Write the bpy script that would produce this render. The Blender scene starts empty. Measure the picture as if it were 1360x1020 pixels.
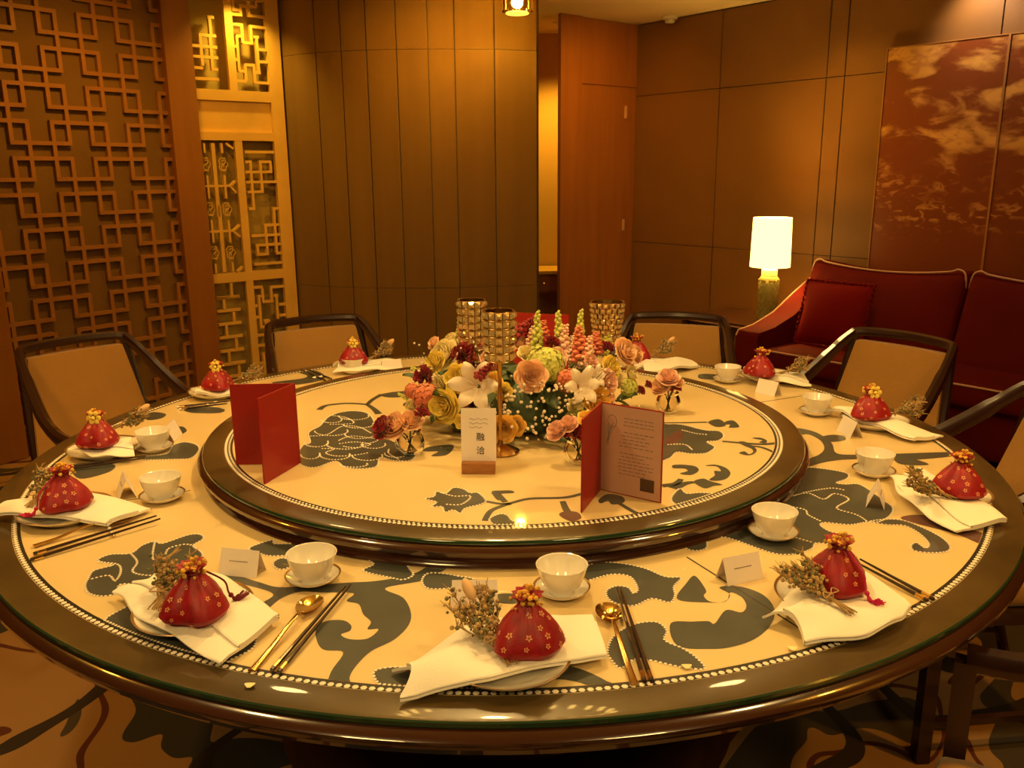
import bpy, math, random
from mathutils import Vector, Matrix
import numpy as np
PI = math.pi
scene = bpy.context.scene
COL = scene.collection

# ------------------------------------------------------------------ camera
F_PX = 1141.25; TH = 0.241027; RO = -0.0088075
TABLE_Z = 0.76; SUSAN_Z = 0.815
CAM = np.array([0.02106, -2.15403, 1.44588])
_c, _s = math.cos(RO), math.sin(RO)
ex = Vector((1, 0, 0)); eu = Vector((0, math.sin(TH), math.cos(TH))); fw = Vector((0, math.cos(TH), -math.sin(TH)))
right = _c * ex + _s * eu; upv = -_s * ex + _c * eu
cam_d = bpy.data.cameras.new('camera'); cam = bpy.data.objects.new('camera', cam_d); COL.objects.link(cam)
cam_d.sensor_width = 36; cam_d.lens = F_PX * 36 / 1360; cam_d.clip_start = 0.02
cam.matrix_world = Matrix(((right.x, upv.x, -fw.x, CAM[0]), (right.y, upv.y, -fw.y, CAM[1]), (right.z, upv.z, -fw.z, CAM[2]), (0, 0, 0, 1)))
scene.camera = cam
# ------------------------------------------------------------------ world, exposure, big lights
w = bpy.data.worlds.new('world'); scene.world = w; w.use_nodes = True
w.node_tree.nodes['Background'].inputs[0].default_value = (1, .55, .16, 1)
w.node_tree.nodes['Background'].inputs[1].default_value = 0.02
vs = scene.view_settings
vs.view_transform = 'Standard'; vs.look = 'None'; vs.gamma = 1; vs.exposure = 1.0; vs.use_curve_mapping = False
AMBER = (1.0, 0.42, 0.035)
def lamp(name, kind, loc, power, color=AMBER, radius=.05, target=None, angle=60, blend=.6):
    d = bpy.data.lights.new(name, kind); d.energy = power; d.color = color
    if kind == 'SPOT': d.spot_size = math.radians(angle); d.spot_blend = blend
    d.shadow_soft_size = radius
    o = bpy.data.objects.new(name, d); COL.objects.link(o); o.location = loc
    if target is not None:
        o.rotation_euler = (Vector(target) - Vector(loc)).to_track_quat('-Z', 'Y').to_euler()
    return o
CEIL = 2.505
TABLE_LIGHT = (1.0, .64, .215)
lamp('chandelier_light', 'SPOT', (-.05, 0.12, 2.34), 29, TABLE_LIGHT, .05, (0, -.05, .76), 140, .6)
lamp('downlight_fill_front_left', 'SPOT', (-1.15, -.75, 2.46), 25, TABLE_LIGHT, .08, (-.6, -.65, .76), 110, .9)  # added fill, brightens the near left of the table
lamp('downlight_fill_front_right', 'SPOT', (1.15, -.75, 2.46), 25, TABLE_LIGHT, .08, (.6, -.65, .76), 110, .9)  # matching added fill on the right
lamp('downlight_fill_rear_left', 'SPOT', (-1.0, 1.0, 2.46), 10, TABLE_LIGHT, .08, (-.6, .5, .76), 100, .9)  # rear fill, added to even out the light on the table
lamp('downlight_fill_rear_right', 'SPOT', (1.0, 1.0, 2.46), 10, TABLE_LIGHT, .08, (.6, .5, .76), 100, .9)  # second of the added rear fills
lamp('downlight_fill_behind_left', 'SPOT', (-1.0, -2.7, 2.46), 58, TABLE_LIGHT, .25, (-.3, -.4, .8), 75, .9)  # fill added behind the viewpoint to light front faces
lamp('downlight_fill_behind_right', 'SPOT', (1.0, -2.7, 2.46), 58, TABLE_LIGHT, .25, (.3, -.4, .8), 75, .9)  # right half of that added fill pair
lamp('downlight_gold_lattice', 'SPOT', (-1.52, 3.28, 2.48), 13, (1, .56, .06), .03, (-1.68, 3.42, 1.6), 120, .9)
lamp('downlight_painting', 'SPOT', (2.33, 2.60, 2.47), 11, (1, .74, .46), .04, (2.62, 2.72, 2.05), 100, .9)
lamp('downlight_fill_wall', 'SPOT', (1.62, 2.9, 2.46), 11, (1, .50, .05), .05, (1.95, 3.3, 1.2), 100, .9)  # generic spot added as fill for the right wall
lamp('downlight_fill_sofa', 'SPOT', (1.5, 1.9, 2.46), 12, AMBER, .05, (1.9, 2.3, .6), 110, .9)  # added fill over the sofa, no lamp seen here
lamp('downlight_fill_left', 'SPOT', (-1.6, 2.0, 2.46), 24, AMBER, .06, (-2.1, 2.6, 1.0), 130, 1)  # wide spot added to fill the lattice side
lamp('downlight_fill_back', 'SPOT', (-.35, 2.6, 2.46), 24, AMBER, .06, (-.5, 3.5, 1.4), 125, 1)  # wide added fill for the curved fabric wall
lamp('downlight_alcove', 'SPOT', (.40, 4.55, 2.42), 52, (1, .50, .04), .05, (.36, 4.9, .9), 100, .9)
lamp('downlight_fill_door', 'SPOT', (.70, 3.4, 2.46), 19, AMBER, .05, (.75, 4.4, 1.4), 110, 1)  # fill added to brighten door and pilaster
lamp('downlight_fill_near', 'SPOT', (1.9, -1.1, 2.46), 34, AMBER, .06, (1.6, -.6, 0), 110, 1)  # unseen fill spot added for the right-hand chairs
lamp('downlight_fill_floor', 'SPOT', (-2.1, -.1, 2.46), 40, AMBER, .06, (-1.8, .2, 0), 110, 1)  # unseen fill spot added over the carpet

# ------------------------------------------------------------------ measuring helpers
def ray(px, py):
    x = (px - 680) / F_PX; y = -(py - 510) / F_PX
    x, y = _c * x - _s * y, _s * x + _c * y
    return np.array([x, math.cos(TH) + y * math.sin(TH), -math.sin(TH) + y * math.cos(TH)])
def U(px, py, z=TABLE_Z):                      # point of a horizontal plane
    r = ray(px, py); t = (z - CAM[2]) / r[2]
    return CAM[:2] + r[:2] * t
def VP(px, py, p, d):                          # point of a vertical plane through p along d
    n = np.array([-d[1], d[0]]); r = ray(px, py)
    t = ((np.array(p[:2]) - CAM[:2]) @ n) / (r[:2] @ n)
    return CAM + r * t

# ------------------------------------------------------------------ mesh builder
class MB:
    def __init__(s): s.v = []; s.f = []; s.uv = None
    def add(s, vs_, fs_):
        o = len(s.v); s.v.extend([tuple(map(float, q)) for q in vs_]); s.f.extend([tuple(i + o for i in f) for f in fs_]); return s
    def box(s, c, size, rz=0.0, m=None):
        hx, hy, hz = [q / 2 for q in size]
        R = Matrix.Rotation(rz, 3, 'Z') if m is None else m
        vv = [R @ Vector((x, y, z)) + Vector(c) for x in (-hx, hx) for y in (-hy, hy) for z in (-hz, hz)]
        return s.add(vv, [(0, 1, 3, 2), (4, 6, 7, 5), (0, 4, 5, 1), (2, 3, 7, 6), (0, 2, 6, 4), (1, 5, 7, 3)])
    def bar(s, a, b, w_, t_, up=(0, 0, 1)):
        a = Vector(a); b = Vector(b); d = (b - a); L = d.length; d.normalize()
        x = d.cross(Vector(up));
        if x.length < 1e-6: x = d.cross(Vector((1, 0, 0)))
        x.normalize(); y = x.cross(d)
        vv = [p + x * (sx * w_ / 2) + y * (sy * t_ / 2) for p in (a, b) for sx, sy in ((-1, -1), (1, -1), (1, 1), (-1, 1))]
        return s.add(vv, [(0, 3, 2, 1), (4, 5, 6, 7), (0, 1, 5, 4), (1, 2, 6, 5), (2, 3, 7, 6), (3, 0, 4, 7)])
    def tube(s, pts, r, n=8, closed=False, flat=1.0):
        P = [Vector(p) for p in pts]; N = len(P)
        rs = r if hasattr(r, '__len__') else [r] * N
        vv = []; prev = None
        for i in range(N):
            if closed: t = P[(i + 1) % N] - P[i - 1]
            else: t = P[min(i + 1, N - 1)] - P[max(i - 1, 0)]
            t.normalize()
            if prev is None:
                u = t.cross(Vector((0, 0, 1)))
                if u.length < 1e-3: u = t.cross(Vector((1, 0, 0)))
            else: u = prev - t * prev.dot(t)
            u.normalize(); prev = u; q = t.cross(u)
            for k in range(n):
                a = 2 * PI * k / n
                vv.append(P[i] + u * (math.cos(a) * rs[i]) + q * (math.sin(a) * rs[i] * flat))
        fs_ = []
        M = N if closed else N - 1
        for i in range(M):
            j = (i + 1) % N
            for k in range(n):
                l = (k + 1) % n
                fs_.append((i * n + k, i * n + l, j * n + l, j * n + k))
        if not closed:
            fs_.append(tuple(range(n - 1, -1, -1))); fs_.append(tuple((N - 1) * n + k for k in range(n)))
        return s.add(vv, fs_)
    def lathe(s, prof, n=48, c=(0, 0, 0), fn=None):
        vv = []; fs_ = []; m = len(prof)
        for k in range(n):
            a = 2 * PI * k / n
            for i, (r, z) in enumerate(prof):
                g = fn(a, i / (m - 1)) if fn else 1
                vv.append((c[0] + math.cos(a) * r * g, c[1] + math.sin(a) * r * g, c[2] + z))
        for k in range(n):
            l = (k + 1) % n
            for i in range(m - 1):
                if prof[i][0] < 1e-7 and prof[i + 1][0] < 1e-7: continue
                fs_.append((k * m + i, l * m + i, l * m + i + 1, k * m + i + 1))
        return s.add(vv, fs_)
    def sphere(s, c, r, n=8, m=5, sc=(1, 1, 1)):
        vv = [(c[0], c[1], c[2] - r * sc[2])]
        for j in range(1, m):
            b = -PI / 2 + PI * j / m
            for k in range(n):
                a = 2 * PI * k / n
                vv.append((c[0] + r * math.cos(b) * math.cos(a) * sc[0], c[1] + r * math.cos(b) * math.sin(a) * sc[1], c[2] + r * math.sin(b) * sc[2]))
        vv.append((c[0], c[1], c[2] + r * sc[2])); fs_ = []
        for k in range(n):
            l = (k + 1) % n
            fs_.append((0, 1 + l, 1 + k))
            for j in range(m - 2):
                fs_.append((1 + j * n + k, 1 + j * n + l, 1 + (j + 1) * n + l, 1 + (j + 1) * n + k))
            fs_.append((1 + (m - 2) * n + k, 1 + (m - 2) * n + l, len(vv) - 1))
        return s.add(vv, fs_)
    def ico(s, c, r):
        g = (1 + 5 ** .5) / 2; k = r / math.sqrt(1 + g * g)
        vv = [(-1, g, 0), (1, g, 0), (-1, -g, 0), (1, -g, 0), (0, -1, g), (0, 1, g), (0, -1, -g), (0, 1, -g), (g, 0, -1), (g, 0, 1), (-g, 0, -1), (-g, 0, 1)]
        fs_ = [(0, 11, 5), (0, 5, 1), (0, 1, 7), (0, 7, 10), (0, 10, 11), (1, 5, 9), (5, 11, 4), (11, 10, 2), (10, 7, 6), (7, 1, 8), (3, 9, 4), (3, 4, 2), (3, 2, 6), (3, 6, 8), (3, 8, 9), (4, 9, 5), (2, 4, 11), (6, 2, 10), (8, 6, 7), (9, 8, 1)]
        return s.add([(c[0] + x * k, c[1] + y * k, c[2] + z * k) for x, y, z in vv], fs_)
    def prism(s, poly, z0, z1):
        n = len(poly)
        vv = [(x, y, z0) for x, y in poly] + [(x, y, z1) for x, y in poly]
        fs_ = [tuple(range(n - 1, -1, -1)), tuple(range(n, 2 * n))] + [(i, (i + 1) % n, n + (i + 1) % n, n + i) for i in range(n)]
        return s.add(vv, fs_)
    def grid(s, fn, nu, nv):
        vv = [fn(i / nu, j / nv) for i in range(nu + 1) for j in range(nv + 1)]
        fs_ = [(i * (nv + 1) + j, (i + 1) * (nv + 1) + j, (i + 1) * (nv + 1) + j + 1, i * (nv + 1) + j + 1) for i in range(nu) for j in range(nv)]
        return s.add(vv, fs_)
    def xform(s, m, start=0):
        for i in range(start, len(s.v)): s.v[i] = tuple(m @ Vector(s.v[i]))
        return s
    def mesh(s, name, m, smooth=True, ang=40):
        me = bpy.data.meshes.new(name); me.from_pydata(s.v, [], s.f)
        if m: me.materials.append(m)
        if smooth and len(me.polygons):
            me.polygons.foreach_set('use_smooth', [True] * len(me.polygons)); me.set_sharp_from_angle(angle=math.radians(ang))
        me.update(); return me
    def build(s, name, m, parent=None, smooth=True, ang=40, loc=None, rz=0):
        o = bpy.data.objects.new(name, s.mesh(name, m, smooth, ang)); COL.objects.link(o)
        if parent: o.parent = parent
        if loc is not None: o.location = loc
        if rz: o.rotation_euler = (0, 0, rz)
        return o
def inst(name, me, parent=None, loc=(0, 0, 0), rot=(0, 0, 0), scale=None):
    o = bpy.data.objects.new(name, me); COL.objects.link(o)
    if parent: o.parent = parent
    o.location = loc; o.rotation_euler = rot
    if scale is not None: o.scale = (scale,) * 3 if not hasattr(scale, '__len__') else scale
    return o
def tag(o, label, cat, group=None):
    o['label'] = label; o['category'] = cat
    if group: o['group'] = group
    return o
def thing(name, label, cat, loc=(0, 0, 0), rz=0, group=None):
    o = bpy.data.objects.new(name, None); COL.objects.link(o); o.empty_display_size = .05
    o.location = loc; o.rotation_euler = (0, 0, rz)
    return tag(o, label, cat, group)
def struct(o): o['kind'] = 'structure'; return o
def stuff(o): o['kind'] = 'stuff'; return o
def crom(pts, k=6, closed=True):
    P = [np.array(p, float) for p in pts]; N = len(P); out = []
    for i in range(N if closed else N - 1):
        p0, p1, p2, p3 = (P[(i - 1) % N], P[i], P[(i + 1) % N], P[(i + 2) % N]) if closed else (P[max(i - 1, 0)], P[i], P[i + 1], P[min(i + 2, N - 1)])
        for j in range(k):
            t = j / k
            out.append(.5 * ((2 * p1) + (p2 - p0) * t + (2 * p0 - 5 * p1 + 4 * p2 - p3) * t * t + (3 * p1 - p0 - 3 * p2 + p3) * t ** 3))
    if not closed: out.append(P[-1])
    return out

# ------------------------------------------------------------------ materials
def mat(name, col, rough=.5, metal=0, coat=0, spec=.5, var=0, vscale=8, bump=0, bscale=60, emit=None, estr=0, sheen=0, stretch=(1, 1, 1), trans=0, ior=1.45, alpha=1):
    m = bpy.data.materials.new(name); m.use_nodes = True; nt = m.node_tree; b = nt.nodes['Principled BSDF']
    I = b.inputs; I['Base Color'].default_value = (*col, 1); I['Roughness'].default_value = rough; I['Metallic'].default_value = metal
    I['Coat Weight'].default_value = coat; I['Coat Roughness'].default_value = .04; I['Specular IOR Level'].default_value = spec
    I['Sheen Weight'].default_value = sheen; I['Transmission Weight'].default_value = trans; I['IOR'].default_value = ior; I['Alpha'].default_value = alpha
    if emit: I['Emission Color'].default_value = (*emit, 1); I['Emission Strength'].default_value = estr
    if var or bump:
        tc = nt.nodes.new('ShaderNodeTexCoord'); mp = nt.nodes.new('ShaderNodeMapping'); mp.inputs['Scale'].default_value = stretch
        nt.links.new(tc.outputs['Object'], mp.inputs['Vector'])
    if var:
        nz = nt.nodes.new('ShaderNodeTexNoise'); nz.inputs['Scale'].default_value = vscale; nz.inputs['Detail'].default_value = 4
        nt.links.new(mp.outputs['Vector'], nz.inputs['Vector'])
        cr = nt.nodes.new('ShaderNodeValToRGB'); e = cr.color_ramp.elements
        e[0].position = .3; e[1].position = .7
        e[0].color = (*[max(0, c * (1 - var)) for c in col], 1); e[1].color = (*[min(1, c * (1 + var)) for c in col], 1)
        nt.links.new(nz.outputs['Fac'], cr.inputs['Fac']); nt.links.new(cr.outputs['Color'], I['Base Color'])
    if bump:
        nb = nt.nodes.new('ShaderNodeTexNoise'); nb.inputs['Scale'].default_value = bscale; nb.inputs['Detail'].default_value = 3
        nt.links.new(mp.outputs['Vector'], nb.inputs['Vector'])
        bp = nt.nodes.new('ShaderNodeBump'); bp.inputs['Strength'].default_value = bump; bp.inputs['Distance'].default_value = .01
        nt.links.new(nb.outputs['Fac'], bp.inputs['Height']); nt.links.new(bp.outputs['Normal'], I['Normal'])
    return m
M = {}
M['cream'] = mat('cream_lacquer', (.72, .56, .29), .38, coat=.55, spec=.3, var=.03, vscale=3)
M['teal'] = mat('slate_inlay', (.062, .066, .058), .40, coat=.4, var=.15, vscale=12)
M['rimwood'] = mat('olive_brown_lacquer', (.075, .046, .014), .32, coat=.55, var=.3, vscale=6)
M['lipwood'] = mat('dark_red_lacquer', (.045, .014, .006), .2, coat=1, var=.2, vscale=5)
M['glassedge'] = mat('green_glass_edge', (.018, .045, .020), .1, coat=1)
M['bead'] = mat('pearl_bead', (.80, .72, .60), .3, coat=.5)
M['contour'] = mat('dark_contour', (.02, .017, .014), .4, coat=.5)
M['plum'] = mat('plum_inlay', (.12, .05, .045), .4, coat=.5, var=.2)
M['lattice'] = mat('lattice_wood', (.34, .155, .045), .45, var=.12, vscale=5, stretch=(1, 1, .2))
M['post'] = mat('post_wood', (.30, .12, .022), .45, var=.1, vscale=4, stretch=(3, 3, .3))
M['goldwood'] = mat('gold_lattice_wood', (.72, .47, .13), .4, var=.08, vscale=5)
M['olive'] = mat('olive_fabric', (.19, .105, .028), .85, sheen=.15, var=.12, vscale=3, bump=.15, bscale=220)
M['khaki'] = mat('khaki_fabric', (.40, .31, .10), .85, var=.08, vscale=3, bump=.1, bscale=200)
M['panel'] = mat('brown_olive_fabric_panel', (.21, .115, .020), .7, sheen=.2, var=.10, vscale=2, stretch=(4, 4, .3), bump=.1, bscale=200)
M['panel_r'] = mat('umber_fabric_panel', (.19, .082, .013), .6, sheen=.2, var=.08, vscale=2, bump=.08, bscale=200)
M['seam'] = mat('dark_seam', (.02, .012, .006), .8)
M['doorwood'] = mat('door_veneer', (.34, .13, .03), .42, var=.10, vscale=3, stretch=(6, 6, .5))
M['alcove'] = mat('alcove_wall', (.55, .36, .12), .7)
M['ceiling'] = mat('ceiling_paint', (.90, .78, .48), .8)
M['rearwall'] = mat('rear_wall_fabric', (.13, .085, .04), .8)
M['darkwood'] = mat('dark_wood', (.055, .02, .012), .28, coat=.6, var=.2, vscale=5)
M['chairwood'] = mat('chair_lacquer', (.030, .011, .007), .25, coat=.45)
M['chairpad'] = mat('tan_suede', (.36, .175, .030), .8, sheen=.3, var=.10, vscale=4, bump=.15, bscale=150)
M['sofa'] = mat('burgundy_velvet', (.105, .004, .002), .8, spec=.15, sheen=0, var=.15, vscale=3)
M['piping'] = mat('pale_piping', (.62, .40, .32), .5)
M['pillow'] = mat('crimson_velvet', (.17, .003, .004), .8, spec=.15, sheen=0)
M['porcelain'] = mat('white_porcelain', (.80, .76, .68), .12, coat=.8)
M['gold'] = mat('polished_gold', (.85, .58, .22), .12, metal=1)
M['goldline'] = mat('gold_line', (.40, .22, .08), .3, metal=.6)
M['napkin'] = mat('white_napkin', (.86, .82, .74), .8, bump=.12, bscale=400)
M['card'] = mat('white_card', (.80, .72, .68), .6)
M['ink'] = mat('grey_ink', (.22, .17, .15), .7)
M['blackink'] = mat('black_ink', (.015, .012, .012), .7)
M['menured'] = mat('red_menu_cover', (.30, .006, .004), .45, coat=.15)
M['menupage'] = mat('dusty_pink_page', (.52, .30, .22), .6)
M['standwood'] = mat('small_wood_block', (.34, .14, .045), .5, var=.2, vscale=40, stretch=(1, 1, 6))
M['black'] = mat('black_lacquer', (.02, .012, .01), .2, coat=.8)
M['chopbrown'] = mat('chopstick_brown', (.035, .016, .010), .22, coat=.8)
M['tassel'] = mat('fuchsia_tassel', (.55, .012, .09), .6)
M['darkred'] = mat('dark_red_cord', (.16, .006, .012), .6)
M['stem'] = mat('dry_stem', (.30, .19, .07), .8)
M['dried'] = mat('dried_grass', (.42, .27, .11), .85, var=.3, vscale=60)
M['driedg'] = mat('dried_green', (.16, .15, .07), .85, var=.3, vscale=60)
M['dryyel'] = mat('dried_yellow', (.75, .42, .06), .8, var=.25, vscale=80)
M['twine'] = mat('jute_twine', (.45, .28, .13), .85)
M['bunny'] = mat('bunny_tail_grass', (.72, .46, .24), .95)
def petal(name, c, v=.18): return mat(name, c, .6, sheen=.2, var=v, vscale=45)
M['p_yel'] = petal('yellow_petal', (.90, .68, .12)); M['p_cream'] = petal('cream_petal', (.88, .76, .40), .1)
M['p_pink'] = petal('pink_petal', (.92, .54, .40)); M['p_peach'] = petal('peach_petal', (.93, .56, .33))
M['p_red'] = petal('dark_red_petal', (.30, .008, .018), .35); M['p_white'] = petal('white_petal', (.84, .72, .58), .06)
M['p_green'] = petal('lime_petal', (.60, .62, .13)); M['p_coral'] = petal('coral_petal', (.72, .20, .10), .3)
M['p_or'] = petal('amber_petal', (.90, .56, .10))
M['leaf'] = mat('green_leaf', (.055, .085, .028), .5, var=.35, vscale=25); M['leafl'] = mat('light_green_leaf', (.20, .23, .06), .5, var=.3, vscale=25)
M['gstem'] = mat('green_stem', (.07, .09, .03), .6)
M['glass'] = mat('clear_glass', (.95, .90, .80), .02, trans=1.0, ior=1.3)
M['crystal'] = mat('gold_crystal', (.97, .74, .34), .16, metal=.6, coat=1)
M['goldwire'] = mat('gold_wire', (.45, .26, .09), .25, metal=1)
M['shade'] = mat('lit_lamp_shade', (.9, .8, .6), .8, emit=(1, .60, .14), estr=2.4)
M['ceramic'] = mat('olive_ceramic', (.30, .27, .10), .35, coat=.3, var=.2, vscale=30)
M['bulb'] = mat('lit_bulb', (1, .8, .4), .5, emit=(1, .62, .16), estr=60)
M['tubeglow'] = mat('lit_glass_rod', (1, .8, .4), .3, emit=(1, .60, .14), estr=9)
M['lantern_glass'] = mat('lantern_glass', (1, .85, .5), .05, trans=1, ior=1.1)
M['lantern_disc'] = mat('lantern_disc', (.9, .7, .3), .4, emit=(1, .58, .07), estr=.9)
M['metal'] = mat('satin_metal', (.75, .6, .45), .3, metal=1)
M['white_pl'] = mat('white_plastic', (.8, .75, .65), .5)

def flower_cloth(name, base, dots, scale):
    m = bpy.data.materials.new(name); m.use_nodes = True; nt = m.node_tree; N = nt.nodes; Lk = nt.links; b = N['Principled BSDF']
    tc = N.new('ShaderNodeTexCoord'); vo = N.new('ShaderNodeTexVoronoi'); vo.inputs['Scale'].default_value = scale; vo.inputs['Randomness'].default_value = .7
    Lk.new(tc.outputs['Object'], vo.inputs['Vector'])
    nz = N.new('ShaderNodeTexNoise'); nz.inputs['Scale'].default_value = scale * 6
    Lk.new(tc.outputs['Object'], nz.inputs['Vector'])
    ad = N.new('ShaderNodeMath'); ad.operation = 'MULTIPLY_ADD'; ad.inputs[1].default_value = .35
    Lk.new(nz.outputs['Fac'], ad.inputs[0]); Lk.new(vo.outputs['Distance'], ad.inputs[2])
    cr = N.new('ShaderNodeValToRGB'); e = cr.color_ramp.elements; cr.color_ramp.interpolation = 'LINEAR'
    e[0].position = .40; e[0].color = (*dots, 1); e[1].position = .46; e[1].color = (*base, 1)
    Lk.new(ad.outputs[0], cr.inputs['Fac']); Lk.new(cr.outputs['Color'], b.inputs['Base Color'])
    b.inputs['Roughness'].default_value = .45; b.inputs['Sheen Weight'].default_value = .3
    return m
M['brocade'] = mat('red_brocade', (.30, .004, .010), .42, sheen=.08, var=.25, vscale=60, bump=.1, bscale=600)
M['blossom'] = mat('printed_blossom', (.80, .34, .16), .5)

def carpet():
    m = bpy.data.materials.new('floral_carpet'); m.use_nodes = True; nt = m.node_tree; N = nt.nodes; Lk = nt.links; b = N['Principled BSDF']
    tc = N.new('ShaderNodeTexCoord')
    nz = N.new('ShaderNodeTexNoise'); nz.inputs['Scale'].default_value = 1.1; nz.inputs['Detail'].default_value = 1
    Lk.new(tc.outputs['Object'], nz.inputs['Vector'])
    mx = N.new('ShaderNodeMix'); mx.data_type = 'VECTOR'; mx.inputs['Factor'].default_value = .35
    Lk.new(tc.outputs['Object'], mx.inputs[4]); Lk.new(nz.outputs['Color'], mx.inputs[5])
    def ramp(src, stops):
        cr = N.new('ShaderNodeValToRGB'); cr.color_ramp.interpolation = 'CONSTANT'
        while len(cr.color_ramp.elements) < len(stops): cr.color_ramp.elements.new(.5)
        for e, (p, c) in zip(cr.color_ramp.elements, stops): e.position = p; e.color = (*c, 1)
        Lk.new(src, cr.inputs['Fac']); return cr
    n2 = N.new('ShaderNodeTexNoise'); n2.inputs['Scale'].default_value = 2.6; n2.inputs['Detail'].default_value = 1.2; n2.inputs['Distortion'].default_value = 1.2
    Lk.new(mx.outputs[1], n2.inputs['Vector'])
    c1 = ramp(n2.outputs['Fac'], [(0, (.035, .032, .030)), (.44, (.34, .19, .075)), (.535, (.10, .022, .012)), (.57, (.34, .19, .075)), (.66, (.06, .045, .03))])
    wv = N.new('ShaderNodeTexNoise'); wv.inputs['Scale'].default_value = 1.1; wv.inputs['Distortion'].default_value = 2.2; wv.inputs['Detail'].default_value = .5
    Lk.new(mx.outputs[1], wv.inputs['Vector'])
    c2 = ramp(wv.outputs['Fac'], [(0, (0, 0, 0)), (.485, (1, 1, 1)), (.525, (0, 0, 0))])
    mc = N.new('ShaderNodeMix'); mc.data_type = 'RGBA'
    Lk.new(c2.outputs['Color'], mc.inputs['Factor']); Lk.new(c1.outputs['Color'], mc.inputs[6]); mc.inputs[7].default_value = (.03, .018, .014, 1)
    Lk.new(mc.outputs[2], b.inputs['Base Color']); b.inputs['Roughness'].default_value = .95
    return m
M['carpet'] = carpet()

def painting_mat():
    m = bpy.data.materials.new('lacquer_landscape'); m.use_nodes = True; nt = m.node_tree; N = nt.nodes; Lk = nt.links; b = N['Principled BSDF']
    tc = N.new('ShaderNodeTexCoord')
    def noise(sc, stretch, det, dist=0):
        mp = N.new('ShaderNodeMapping'); mp.inputs['Scale'].default_value = stretch; Lk.new(tc.outputs['Object'], mp.inputs['Vector'])
        n = N.new('ShaderNodeTexNoise'); n.inputs['Scale'].default_value = sc; n.inputs['Detail'].default_value = det; n.inputs['Distortion'].default_value = dist
        Lk.new(mp.outputs['Vector'], n.inputs['Vector']); return n
    cl = noise(3.2, (1, 1, 2.1), 5, .6); fine = noise(14, (1, 1, 2.0), 4, .8)
    sx = N.new('ShaderNodeSeparateXYZ'); Lk.new(tc.outputs['Object'], sx.inputs['Vector'])
    def band(lo, hi):        # where along the height the motif is drawn
        mr = N.new('ShaderNodeMapRange'); mr.interpolation_type = 'SMOOTHSTEP'; mr.inputs['From Min'].default_value = lo; mr.inputs['From Max'].default_value = hi
        Lk.new(sx.outputs['Z'], mr.inputs['Value']); return mr
    def ramp(src, p0, p1):
        mr = N.new('ShaderNodeMapRange'); mr.interpolation_type = 'SMOOTHSTEP'; mr.inputs['From Min'].default_value = p0; mr.inputs['From Max'].default_value = p1
        Lk.new(src, mr.inputs['Value']); return mr
    def mul(a, c):
        q = N.new('ShaderNodeMath'); q.operation = 'MULTIPLY'; Lk.new(a, q.inputs[0]); Lk.new(c, q.inputs[1]); return q
    k = mul(ramp(cl.outputs['Fac'], .47, .60).outputs[0], band(.62, .80).outputs[0])
    k2 = mul(ramp(fine.outputs['Fac'], .50, .62).outputs[0], mul(band(.20, .34).outputs[0], ramp(cl.outputs['Fac'], .42, .62).outputs[0]).outputs[0])
    m1 = N.new('ShaderNodeMix'); m1.data_type = 'RGBA'; m1.inputs[6].default_value = (.20, .048, .012, 1); m1.inputs[7].default_value = (.62, .33, .08, 1); Lk.new(k.outputs[0], m1.inputs['Factor'])
    m2 = N.new('ShaderNodeMix'); m2.data_type = 'RGBA'; m2.inputs[7].default_value = (.48, .22, .07, 1); Lk.new(m1.outputs[2], m2.inputs[6]); Lk.new(k2.outputs[0], m2.inputs['Factor'])
    Lk.new(m2.outputs[2], b.inputs['Base Color']); b.inputs['Roughness'].default_value = .35
    return m
M['painting'] = painting_mat()

# ================================================================== THE SETTING
RWD = np.array([-.62584, .77995]); RN = np.array([.77995, .62584])      # along the right wall, and into it
COR = np.array([.98490, 4.68462])
LATD = np.array([.59656, .80257]); LATP = np.array([-2.6, 2.2]); LATN = np.array([.80257, -.59656])   # lattice wall, its face normal
def wallbox(name, a, b, z0, z1, t, m, nrm):
    a = np.array(a); b = np.array(b); nrm = np.array(nrm)
    poly = [a, b, b - nrm * t, a - nrm * t]
    ar = sum(poly[i][0] * poly[(i + 1) % 4][1] - poly[(i + 1) % 4][0] * poly[i][1] for i in range(4))
    if ar < 0: poly = poly[::-1]
    return struct(MB().prism([tuple(p) for p in poly], z0, z1).build(name, m, None, False))
struct(MB().box((0, .8, -.05), (16, 12, .1)).build('floor', M['carpet'], None, False))
struct(MB().box((0, .8, CEIL + .05), (16, 12, .1)).build('ceiling', M['ceiling'], None, False))
wr = wallbox('wall_right', COR, COR - RWD * 9.5, 0, CEIL, .15, M['seam'], -RN)
wd = wallbox('wall_door', COR, COR - RN * .60, 0, CEIL, .12, M['doorwood'], -(-RWD) * -1 if False else np.array([.62584, -.77995]))
wl = wallbox('wall_left', LATP - LATD * 7.0, LATP + LATD * 1.235, 0, CEIL, .12, M['olive'], LATN)
struct(MB().box((0, -3.75, CEIL / 2), (15.5, .12, CEIL)).build('wall_rear', M['rearwall'], None, False))

# fabric panels on the right wall
def wallpt(s, off, z): p = COR - RWD * s - RN * off; return (p[0], p[1], z)
sv = [0.004, .79, 1.60, 1.722, 2.6, 3.4, 4.2]
zv = [.02, .915, 1.997, CEIL - .005]
for i in range(len(sv) - 1):
    for j in range(len(zv) - 1):
        g = .004
        a = COR - RWD * (sv[i] + g); b_ = COR - RWD * (sv[i + 1] - g)
        poly = [a, a - RN * .018, b_ - RN * .018, b_]
        MB().prism([tuple(p) for p in poly], zv[j] + g * .6, zv[j + 1] - g * .6).build('fabric_panel', M['panel_r'], wr, False)

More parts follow.
